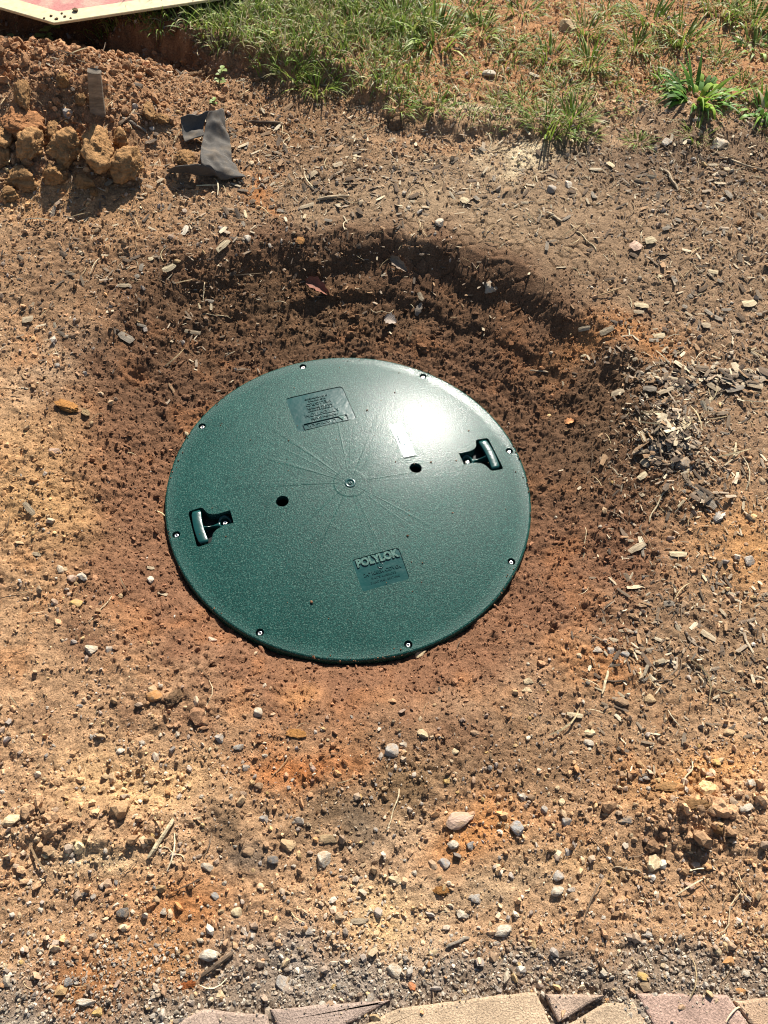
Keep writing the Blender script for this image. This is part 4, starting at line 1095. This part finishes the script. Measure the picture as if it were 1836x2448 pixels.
# upright plank stub in the heap
p = Vector(at(211, 240)); q = Vector(at(203, 152, .0))
bm = bmesh.new(); n = 7; rows = []
tp = Vector(plane(203, 151, p.z+.105))
ax = (tp-p); L = ax.length; ax.normalize(); sd_ = Vector((1, .12, 0)); sd_ = (sd_-ax*sd_.dot(ax)).normalized(); dn = ax.cross(sd_)
for i in range(n+1):
    t = -.25+1.25*i/n; ww = .0165*(1-.18*t)*(1+random.uniform(-.06, .06)); c = ax*(L*t)
    rows.append([bm.verts.new(c+sd_*(ww*a)+dn*(.006*b+random.uniform(-.0008, .0008))+(ax*random.uniform(-.006, .004) if i == n else Vector())) for a, b in ((-1, -1), (-.3, -1.2), (.35, -.9), (1, -1), (1, 1), (.3, 1), (-1, 1))])
for i in range(n):
    for k in range(7): bm.faces.new((rows[i][k], rows[i][(k+1) % 7], rows[i+1][(k+1) % 7], rows[i+1][k]))
bm.faces.new(rows[-1]); bmesh.ops.recalc_face_normals(bm, faces=bm.faces)
me = bpy.data.meshes.new('plank'); bm.to_mesh(me); bm.free(); me.materials.append(M_wood)
o = bpy.data.objects.new('plank', me); COL.objects.link(o); o.location = p; o.color = (*PAL['gwood'], 1)
tag(o, 'weathered grey brown plank stub standing upright in the dug heap', 'plank')

# dry leaves
def leaf(px, py, lpx, wpx, ang, col, label, curl=.5):
    V = []; Fc = []; n, k = 12, 6
    for i in range(n+1):
        t = i/n; half = .5*math.sin(PI*t**.8)**.8*(1+.18*math.sin(t*23))
        for j in range(k+1):
            s = -1+2*j/k; V.append((t-.5, s*half*.8, curl*(abs(s)**1.5*half*.5+.12*math.sin(t*5+s))))
    for i in range(n):
        for j in range(k): a = i*(k+1)+j; Fc.append((a, a+1, a+k+2, a+k+1))
    me = build('dry_leaf', V, Fc, M_leaf, smooth=True, link=False).data
    return place('dry_leaf', me, px, py, lpx, wpx, ang, col, label, 'leaf', None, thick=1.2, sink=.35, base=.5)
M_leaf = obj_mat('dry_leaf', .7, .3, (4, 18), .3, .0008)
leaf(687, 624, 56, 26, -25, (.20, .075, .045), 'red brown curled leaf on the dark far slope of the pit', 1.0)
leaf(1232, 913, 24, 16, 0, (.55, .24, .09), 'small orange dry leaf on the dark right slope of the pit', .5)
leaf(844, 694, 28, 24, -20, (.27, .215, .17), 'greyish round dry leaf on the far slope of the pit', .5)
leaf(905, 668, 24, 16, 60, (.27, .21, .155), 'pale folded leaf on the far lip of the pit', .8)
leaf(863, 572, 46, 18, -35, (.24, .17, .115), 'brown folded leaf on the cracked mud above the pit', .9)
leaf(1552, 1116, 36, 20, 40, (.50, .44, .36), 'curled pale leaf right of the pit', 1.1)

# many further small stones and chips, each a thing of its own
def region(px, py):
    if py > 1500: return ('on the sandy soil in front of the cover', 'left half') if px < 830 else ('on the sandy soil in front of the cover', 'right half')
    if py < 620: return ('on the mud behind the pit', 'far side')
    return ('on the soil left of the pit', 'left side') if px < 600 else ('on the soil right of the pit', 'right side')
hand = np.array([s[:2] for s in STONES]+[s[:2] for s in CLODS]+[s[:2] for s in WOODS], float)
def free(px, py, d): return np.min(np.hypot(hand[:, 0]-px, hand[:, 1]-py)) > d
k = 0; tries = 0
while k < 200:
    tries += 1
    px = random.uniform(5, 1650); py = random.uniform(560, 2140)
    wgt = .10+.9*max(0, min(1, (py-1480)/300))
    if random.random() > wgt or not free(px, py, 24): continue
    q = plane(px, py)
    if math.hypot(q[0], q[1]) < .46: continue
    s_ = random.choice((7, 8, 9, 10, 11, 12, 14)); c = random.choice(('cream', 'tan', 'pale', 'white', 'grey', 'tan', 'ochre', 'brown', 'pale', 'blue'))
    r, sd2 = region(px, py)
    tone = 'grey' if c in ('grey', 'blue') else 'brown' if c == 'brown' else 'tan' if c in ('tan', 'ochre') else 'pale'
    place('pebble', SM_M[k % 8], px, py, s_, s_*random.uniform(.7, 1.1), random.uniform(0, 180), c, 'fingernail-sized %s pebble loose %s, %s' % (tone, r, sd2), 'pebble', 'tiny %s pebbles %s, %s' % (tone, r, sd2), thick=.75, sink=.32)
    hand = np.vstack([hand, [px, py]]); k += 1
k = 0
while k < 130:
    px = random.uniform(5, 1650); py = random.uniform(250, 1500)
    wgt = max(math.exp(-((px-1480)/190)**2)*(py > 560), math.exp(-((px-1250)/380)**2-((py-440)/110)**2), math.exp(-((px-650)/300)**2-((py-430)/110)**2), .7*math.exp(-((px-250)/250)**2-((py-620)/120)**2), 1.0*math.exp(-((px-1540)/130)**2-((py-838)/26)**2))
    q = plane(px, py)
    if random.random() > wgt or math.hypot(q[0], q[1]) < .52 or not free(px, py, 13): continue
    r, sd2 = region(px, py); c = random.choice(('wood', 'gwood', 'dwood', 'straw', 'gwood', 'dwood'))
    tone = dict(wood='tan', gwood='grey', dwood='dark', straw='pale')[c]
    place('bark_chip', CP_M[k % 9], px, py, random.uniform(9, 22), random.uniform(4, 8.5), random.gauss(0, 45), c, 'small %s bark chip lying loose %s' % (tone, r), 'bark chip', 'small %s bark chips %s' % (tone, r), thick=.6, sink=-.15, base=.5)
    hand = np.vstack([hand, [px, py]]); k += 1

# ------------------------------------------------------------------ grass
def leaf_mat(name, rough=.5):
    m, t, b = mat(name, rough, .18); a = N(t, 'ShaderNodeAttribute', attribute_name='Col'); n1 = noise_n(t, 90, 3)
    c = tint(t, b, a.outputs['Color'], [ramp(t, n1.outputs[0], .3, .7, .75, 1.25)])
    tr = N(t, 'ShaderNodeBsdfTranslucent'); mx = N(t, 'ShaderNodeMixShader'); mx.inputs[0].default_value = .28
    t.links.new(c, tr.inputs[0]); t.links.new(b.outputs[0], mx.inputs[1]); t.links.new(tr.outputs[0], mx.inputs[2])
    t.links.new(mx.outputs[0], t.nodes['Material Output'].inputs[0]); return m
M_grass = leaf_mat('grass_blade')
GREEN = np.array([(.16, .24, .032), (.24, .32, .05), (.11, .18, .03), (.33, .37, .09), (.19, .27, .055)])
DRY = np.array([(.34, .30, .13), (.42, .36, .18), (.26, .24, .09), (.48, .42, .24)])
def blades(P, L, W, lean, dry, seed, seg=5):
    """curved tapering blades rooted at P (n,3)"""
    r = np.random.default_rng(seed); n = len(P)
    az = r.uniform(0, 2*PI, n); d = np.stack([np.cos(az), np.sin(az), 0*az], -1); sdv = np.stack([-np.sin(az), np.cos(az), 0*az], -1)
    th0 = np.abs(r.normal(0, .25, n))+lean*.4; bend = np.abs(r.normal(lean, lean*.5+.1, n))
    V = np.zeros((n, seg*2+1, 3)); c = P.copy(); ctrs = []
    for i in range(seg+1):
        t = i/seg; wd = W*(1-t**1.6)*(.55+.9*min(t*3, 1)*.5)
        tw = 0.5*np.sin(t*2+az)[:, None]
        s2 = sdv+tw*np.array([0, 0, .5])
        if i < seg: V[:, 2*i] = c+s2*(wd/2)[:, None]; V[:, 2*i+1] = c-s2*(wd/2)[:, None]
        else: V[:, 2*i] = c
        th = th0+bend*t*1.35
        c = c+(d*np.sin(th)[:, None]+np.array([0, 0, 1])*np.cos(th)[:, None])*(L/seg)[:, None]
    tri = []
    for i in range(seg-1): a = 2*i; tri += [(a, a+1, a+3), (a, a+3, a+2)]
    tri.append((2*seg-2, 2*seg-1, 2*seg))
    tri = np.array(tri); F_ = (tri[None]+(np.arange(n)*(seg*2+1))[:, None, None]).reshape(-1, 3)
    isd = r.random(n) < dry
    col = np.where(isd[:, None], DRY[r.integers(0, 4, n)], GREEN[r.integers(0, 5, n)])*np.exp(r.normal(0, .18, n))[:, None]
    return V.reshape(-1, 3), F_, np.repeat(col, seg*2+1, 0)
def turf(name, label, n, dens, l0, l1, dry, seed, wd=.0032, lean=.75):
    p = scatter(n, dens, -2.2, 2.0, .9, 2.9)
    P = np.stack([p[:, 0], p[:, 1], H(p[:, 0], p[:, 1])-.002], -1)
    L = rng.uniform(l0, l1, n); Wd = rng.uniform(.6, 1.3, n)*wd
    V, F_, c = blades(P, L, Wd, lean, dry, seed)
    o = build(name, V, F_, M_grass, smooth=True, col=c); tag(o, label, kind='stuff'); return o
def edge_d(x, y): return y-np.interp(x, _sodw[:, 0], _sodw[:, 1])
def d_turf(x, y):
    qx, qy = to_px(x, y, .13)
    n = fbm(x*8, y*8, 140, 3)
    e = edge_d(x, y)+n*.03
    a = sst(-.01, .03, e)*sst(955, 850, qx+n*60+np.maximum(0, 60-qy)*-.3)*sst(150, 240, qx+qy*.2)
    return np.clip(a*(.55+.6*n+.4*sst(150, 40, qy)), 0, 1)
turf('turf_grass', 'dense lawn turf along the cut edge', 32000, d_turf, .025, .075, .30, 3, .0042)
turf('turf_thatch', 'short dry grass stubble between the turf blades', 9000, d_turf, .015, .04, .85, 4, .0028, 1.3)
def d_thin(x, y):
    qx, qy = to_px(x, y, .11); n = fbm(x*6, y*6, 150, 3)
    e = edge_d(x, y)
    a = sst(-.01, .03, e)*sst(780, 900, qx)*(.25+.9*n)
    a = a+1.1*sst(-.02, .02, e)*(blob(qx, qy, 1185, 255, 130, 60)+.8*blob(qx, qy, 1160, 180, 200, 60)+.6*blob(qx, qy, 940, 215, 60, 30))
    return np.clip(a, 0, 1)
turf('sparse_grass', 'thin olive grass straggling over bare soil', 8000, d_thin, .018, .055, .36, 5, .0028, 1.1)
turf('dry_stubble', 'dry straw stubble on the bare lawn soil', 4200, lambda x, y: np.clip(sst(-.02, .05, edge_d(x, y))*sst(740, 860, to_px(x, y)[0])*(.5+.6*fbm(x*5, y*5, 160, 2)), 0, 1), .012, .045, .97, 6, .002, 1.7)
def tuft_mesh(seed, n, R, l0, l1, wd, lean, dry, name='grass_tuft'):
    r = np.random.default_rng(seed); a = r.uniform(0, 2*PI, n); q = R*np.sqrt(r.random(n))
    V, F_, c = blades(np.stack([q*np.cos(a), q*np.sin(a), 0*q-.004], -1), r.uniform(l0, l1, n), r.uniform(.7, 1.3, n)*wd, lean, dry, seed)
    return build(name, V, F_, M_grass, smooth=True, col=c, link=False).data
TUF = [tuft_mesh(900+i, 80, .045, .03, .085, .0046, .85, .16) for i in range(4)]+[tuft_mesh(910+i, 55, .040, .025, .07, .0042, 1.0, .22) for i in range(3)]
TUFTS = [
 (940, 78, 1.45, 0, 'largest pale green tuft on the bare soil right of the turf'),
 (1035, 62, 1.1, 1, 'tuft just right of the largest pale green one'),
 (866, 40, 1.5, 2, 'thick dark green tuft at the right end of the turf'),
 (1110, 95, .9, 4, 'straggling tuft left of the large tan stone'),
 (1188, 118, 1.0, 3, 'dark leaning tuft below the large tan stone'),
 (1275, 130, 1.0, 0, 'pointed tuft right of and below the large tan stone'),
 (1265, 60, 1.0, 1, 'tuft directly right of the large tan stone'),
 (1372, 95, 1.0, 2, 'upright tuft half way along the bare lawn'),
 (1405, 40, 1.3, 3, 'big tuft at the top above the upright one'),
 (1475, 80, 1.2, 0, 'tall slanting tuft left of the yellow green weed'),
 (1560, 20, 1.4, 1, 'wide tuft at the top right'),
 (1630, 40, 1.5, 2, 'tuft in the top right corner'),
 (1310, 20, .9, 4, 'small tuft at the top, right of the centre'),
 (1130, 18, 1.1, 5, 'small tuft at the top edge above the straggling one'),
 (1010, 12, 1.2, 6, 'tuft at the top edge right of the turf'),
 (940, 222, .9, 5, 'small tuft on the edge above the pale sand'),
 (865, 228, .7, 6, 'small sparse tuft at the lip left of the pale sand'),
 (1180, 270, 1.1, 0, 'olive tuft at the lower edge of the grassy patch'),
 (1240, 250, 1.0, 3, 'olive tuft right in the grassy patch'),
 (1130, 215, .9, 4, 'olive tuft top left in the grassy patch'),
 (1215, 190, 1.0, 5, 'olive tuft at the top of the grassy patch'),
 (1265, 285, .8, 6, 'thin tuft at the right foot of the grassy patch'),
 (1378, 300, .7, 4, 'lone thin tuft on the dark soil below the grass'),
 (1505, 290, .9, 5, 'thin tuft below the broad-leaved clump'),
 (1610, 175, .8, 6, 'sparse tuft right of the broad-leaved clump'),
 (1560, 120, .8, 4, 'sparse tuft above and right of the broad-leaved clump'),
 (1445, 160, .7, 5, 'tiny tuft left of the broad-leaved clump'),
 (685, 180, 1.05, 0, 'bright green tuft hanging over the cut turf edge'),
 (630, 150, .9, 3, 'tuft on the turf lip left of the bright hanging one'),
 (1330, 165, .6, 6, 'tiny tuft alone on bare soil left of the broad-leaved clump'),
 (345, 52, .8, 4, 'pale tuft in the shade beside the red board'),
 (1075, 210, .7, 5, 'thin tuft left of the grassy patch'),
]
def put(name, me, px, py, s_, label, cat, group=None, rz=None):
    p = at(px, py); o = bpy.data.objects.new(name, me); COL.objects.link(o)
    o.location = p; o.scale = (s_, s_, s_); o.rotation_euler = (0, 0, random.uniform(0, 6.28) if rz is None else rz)
    tag(o, label, cat, group); return o
for x, y, s_, k, lab in TUFTS: put('grass_tuft', TUF[k], x, y+8, s_, lab, 'grass tuft', 'grass tufts on the bare lawn')
# broad leaved clumps
GREEN = np.array([(.09, .21, .03), (.14, .28, .035), (.21, .36, .04), (.08, .17, .03), (.28, .42, .05)])
BR = [tuft_mesh(930, 70, .05, .05, .10, .012, 1.25, .04, 'broadleaf_weed'), tuft_mesh(931, 40, .035, .04, .08, .010, 1.2, .04, 'broadleaf_weed')]
put('broadleaf_weed', BR[0], 1508, 212, 1.15, 'vivid green broad-leaved clump on the bare soil at the upper right', 'weed')
put('broadleaf_weed', BR[1], 1432, 182, .8, 'small green leafy offshoot left of the vivid broad-leaved clump', 'weed')
put('broadleaf_weed', BR[1], 1652, 240, 1.3, 'bright green leafy weed cut by the right edge', 'weed')
GREEN = np.array([(.20, .30, .05), (.26, .36, .07), (.16, .26, .05), (.22, .32, .08), (.3, .38, .1)])
BY = tuft_mesh(932, 34, .04, .03, .07, .009, 1.2, .05, 'broadleaf_weed')
put('broadleaf_weed', BY, 1636, 105, 1.1, 'yellow green leafy weed near the right edge above the broad-leaved clump', 'weed')
# weed sprigs: stem with paired oval leaves
M_sprig = leaf_mat('sprig_leaf')
def sprig(px, py, h, lean, npair, lsz, label, col):
    root = bpy.data.objects.new('weed_sprig', None); COL.objects.link(root); root.location = at(px, py)
    tag(root, label, 'weed')
    pts = [Vector((lean[0]*t**1.4, lean[1]*t**1.4, h*t-.01)) for t in np.linspace(0, 1, 7)]
    V, Fc = tube(pts, [.0018*(1-.6*i/6) for i in range(7)], 6)
    build('stem', V, Fc, M_sprig, root, True, np.tile(np.array((.20, .20, .07)), (len(V), 1)))
    for k in range(npair*2+2):
        t = .35+.65*(k//2)/npair; c = Vector((lean[0]*t**1.4, lean[1]*t**1.4, h*t-.01)); a = k*2.0+random.uniform(-.4, .4)
        L = lsz*random.uniform(.75, 1.15); d = Vector((math.cos(a), math.sin(a), .45)).normalized(); s2 = d.cross(Vector((0, 0, 1))).normalized(); up = s2.cross(d)
        V = []; Fc = []
        for i in range(8):
            q = i/7; wv = .36*L*math.sin(PI*q**1.3)**.9+.0003; cc = c+d*(L*q)-up*(.25*L*q*q)
            V += [cc+s2*wv+up*wv*.3, cc, cc-s2*wv+up*wv*.3]
        for i in range(7):
            for j in range(2): b = i*3+j; Fc.append((b, b+1, b+4, b+3))
        build('leaf', V, Fc, M_sprig, root, True, np.tile(np.array(col)*random.uniform(.8, 1.2), (len(V), 1)))
sprig(85, 96, .060, (.05, .02), 4, .028, 'pale green weed sprig in front of the red board', (.34, .42, .14))
sprig(48, 98, .022, (-.03, .0), 2, .022, 'low two-leaved weed seedling left of the pale sprig', (.34, .42, .16))
sprig(472, 185, .045, (.01, .01), 3, .016, 'tiny pale weed seedling on the soil below the turf edge', (.30, .38, .12))
sprig(463, 222, .015, (.0, .0), 2, .012, 'minute weed seedling below the tiny pale one', (.26, .36, .10))

# ------------------------------------------------------------------ faded red board with a cream border
zb = .205
A0 = plane(0, 12, zb); B0 = plane(116, 49, zb); C0 = plane(440, -6, zb)
ua = (A0-B0); ua /= np.linalg.norm(ua); uc = (C0-B0); uc /= np.linalg.norm(uc); bis = ua+uc; bis /= np.linalg.norm(bis)
side = .46; Rr = side/2/math.sin(PI/8); ctr = B0+bis*Rr
th0 = math.atan2(-bis[1], -bis[0])
def octo(r, z): return [(ctr[0]+r*math.cos(th0+k*PI/4), ctr[1]+r*math.sin(th0+k*PI/4), z) for k in range(8)]
def octo_ring(rs):
    V = []
    for r, z in rs: V += octo(r, z)
    return V
M_red, t, b = mat('faded_red_paint', .6, .3); n1 = noise_n(t, 22, 5); n2 = noise_n(t, 160, 3)
mxx = N(t, 'ShaderNodeMix', data_type='RGBA'); mxx.inputs['A'].default_value = (.42, .15, .13, 1); mxx.inputs['B'].default_value = (.44, .27, .20, 1)
t.links.new(ramp(t, n1.outputs[0], .42, .64, 0, 1), mxx.inputs['Factor']); tint(t, b, mxx.outputs['Result'], [ramp(t, n2.outputs[0], .3, .7, .8, 1.2)]); bump(t, b, n2.outputs[0], .0005)
M_cream, t, b = mat('cream_paint', .6, .3); n1 = noise_n(t, 60, 4); rg = N(t, 'ShaderNodeRGB'); rg.outputs[0].default_value = (.60, .51, .30, 1)
tint(t, b, rg.outputs[0], [ramp(t, n1.outputs[0], .3, .7, .8, 1.12)]); bump(t, b, n1.outputs[0], .0005)
board = bpy.data.objects.new('board', None); COL.objects.link(board); tag(board, 'faded red octagonal board with a cream border propped above the turf', 'board')
bt = .006
V = octo_ring([(Rr, zb-bt), (Rr, zb-.001), (Rr-.0015, zb), (Rr-.055, zb)])
Fc = [(r*8+k, r*8+(k+1) % 8, (r+1)*8+(k+1) % 8, (r+1)*8+k) for r in range(3) for k in range(8)]+[tuple(range(8))[::-1]]
build('border', V, Fc, M_cream, board)
V = octo(Rr-.055, zb); build('panel', V, [tuple(range(8))], M_red, board)
# what it is propped on: two lumber offcuts
for s_, (ox, oy) in enumerate(((-.1, .15), (.18, .30))):
    x, y = ctr[0]+ox, ctr[1]+oy; zg = float(H(x, y))
    bm = bmesh.new(); bmesh.ops.create_cube(bm, size=1, matrix=Matrix.Translation((0, 0, (zb-bt-zg)/2)) @ Matrix.Diagonal((.5, .09, zb-bt-zg, 1)))
    bmesh.ops.bevel(bm, geom=bm.edges[:], offset=.004, segments=2, affect='EDGES')
    me = bpy.data.meshes.new('timber_block'); bm.to_mesh(me); bm.free(); me.materials.append(M_wood)
    o = bpy.data.objects.new('timber_block', me); COL.objects.link(o); o.location = (x, y, zg); o.rotation_euler = (0, 0, .3); o.color = (*PAL['gwood'], 1)
    tag(o, ('timber block under the front half of the red board', 'timber block under the back half of the red board')[s_], 'timber block')
for k, (px, py, s_) in enumerate(((163, 22, 16), (140, 35, 7), (122, 40, 9), (152, 38, 6), (110, 33, 8), (133, 28, 6), (95, 38, 6))):
    p = plane(px, py, zb+.002); o = bpy.data.objects.new('clod', CL_M[k % 8]); COL.objects.link(o); r = s_*PS*2.3/FPX/2*.85
    o.location = (p[0], p[1], zb+r*.3); o.scale = (r, r*.8, r*.5); o.color = (.34, .235, .14, 1)
    tag(o, 'dirt clod, largest one lying on the red board' if k == 0 else 'speck of dirt lying on the corner of the red board', 'clod', 'specks of dirt on the board' if k else None)

# ------------------------------------------------------------------ black fabric scrap
M_fab, t, b = mat('black_woven_fabric', .8, .35); n1 = noise_n(t, 30, 4); n2 = noise_n(t, 500, 2)
wv = N(t, 'ShaderNodeTexWave', Scale=170.0); wv.inputs['Distortion'].default_value = 1.0; t.links.new(t.nodes['tc'].outputs['Object'], wv.inputs['Vector'])
mxx = N(t, 'ShaderNodeMix', data_type='RGBA'); mxx.inputs['A'].default_value = (.105, .093, .080, 1); mxx.inputs['B'].default_value = (.19, .145, .10, 1)
t.links.new(ramp(t, n1.outputs[0], .5, .75, 0, 1), mxx.inputs['Factor']); tint(t, b, mxx.outputs['Result'], [ramp(t, n2.outputs[0], .3, .7, .75, 1.3), ramp(t, wv.outputs['Fac'], 0, 1, .75, 1.2)])
bump(t, b, wv.outputs['Fac'], .0006)
fx = lambda x, y: ((380+.14467*x)/PS, (240+.14464*y)/PS)
def fgrid(rows):
    return [[Vector(at(*fx(x, y), up=u*.72)) for x, y, u in r] for r in rows]
sheets = [
 fgrid([[(800, 235, .040), (930, 150, .085), (1055, 200, .050)], [(785, 430, .040), (940, 340, .070), (1110, 480, .030)], [(700, 720, .048), (930, 640, .022), (1185, 680, .012)], [(680, 900, .062), (930, 860, .050), (1180, 985, .012)], [(715, 1090, .050), (990, 1060, .045), (1300, 1150, .010)], [(1030, 1312, .014), (1230, 1290, .014), (1435, 1312, .007)]]),
 fgrid([[(830, 1085, .052), (700, 1080, .058), (480, 1095, .050), (250, 1112, .040), (70, 1140, .014)], [(930, 1200, .040), (760, 1150, .046), (500, 1150, .042), (260, 1150, .030), (60, 1170, .010)], [(1030, 1312, .012), (780, 1270, .008), (500, 1235, .006), (240, 1190, .004), (50, 1190, .002)]]),
 fgrid([[(360, 240, .045), (600, 235, .055), (820, 190, .062)], [(362, 470, .012), (560, 450, .012), (720, 430, .030)], [(430, 668, .026), (600, 620, .026), (760, 540, .040)]])]
bm = bmesh.new()
for gsh in sheets:
    vs = [[bm.verts.new(v) for v in r] for r in gsh]
    for i in range(len(vs)-1):
        for j in range(len(vs[0])-1): bm.faces.new((vs[i][j], vs[i][j+1], vs[i+1][j+1], vs[i+1][j]))
bmesh.ops.remove_doubles(bm, verts=bm.verts, dist=.006)
me = bpy.data.meshes.new('fabric_scrap'); bm.to_mesh(me); bm.free()
o = bpy.data.objects.new('fabric_scrap', me); COL.objects.link(o); me.materials.append(M_fab)
md = o.modifiers.new('s', 'SUBSURF'); md.levels = md.render_levels = 4; md.boundary_smooth = 'PRESERVE_CORNERS'
tx = o.modifiers.new('t', 'SOLIDIFY'); tx.thickness = .0022
bpy.context.view_layer.update()
me2 = bpy.data.meshes.new_from_object(o.evaluated_get(bpy.context.evaluated_depsgraph_get())); o.modifiers.clear(); o.data = me2; me2.name = 'fabric_scrap'
for v in me2.vertices:
    n_ = mnoise.noise(v.co*22)*.010+mnoise.noise(v.co*55)*.0045; v.co += Vector((n_*.3, n_*.3, n_))
me2.polygons.foreach_set('use_smooth', np.full(len(me2.polygons), True))
tag(o, 'crumpled scrap of black woven fabric lying at the end of the dug heap', 'fabric scrap')
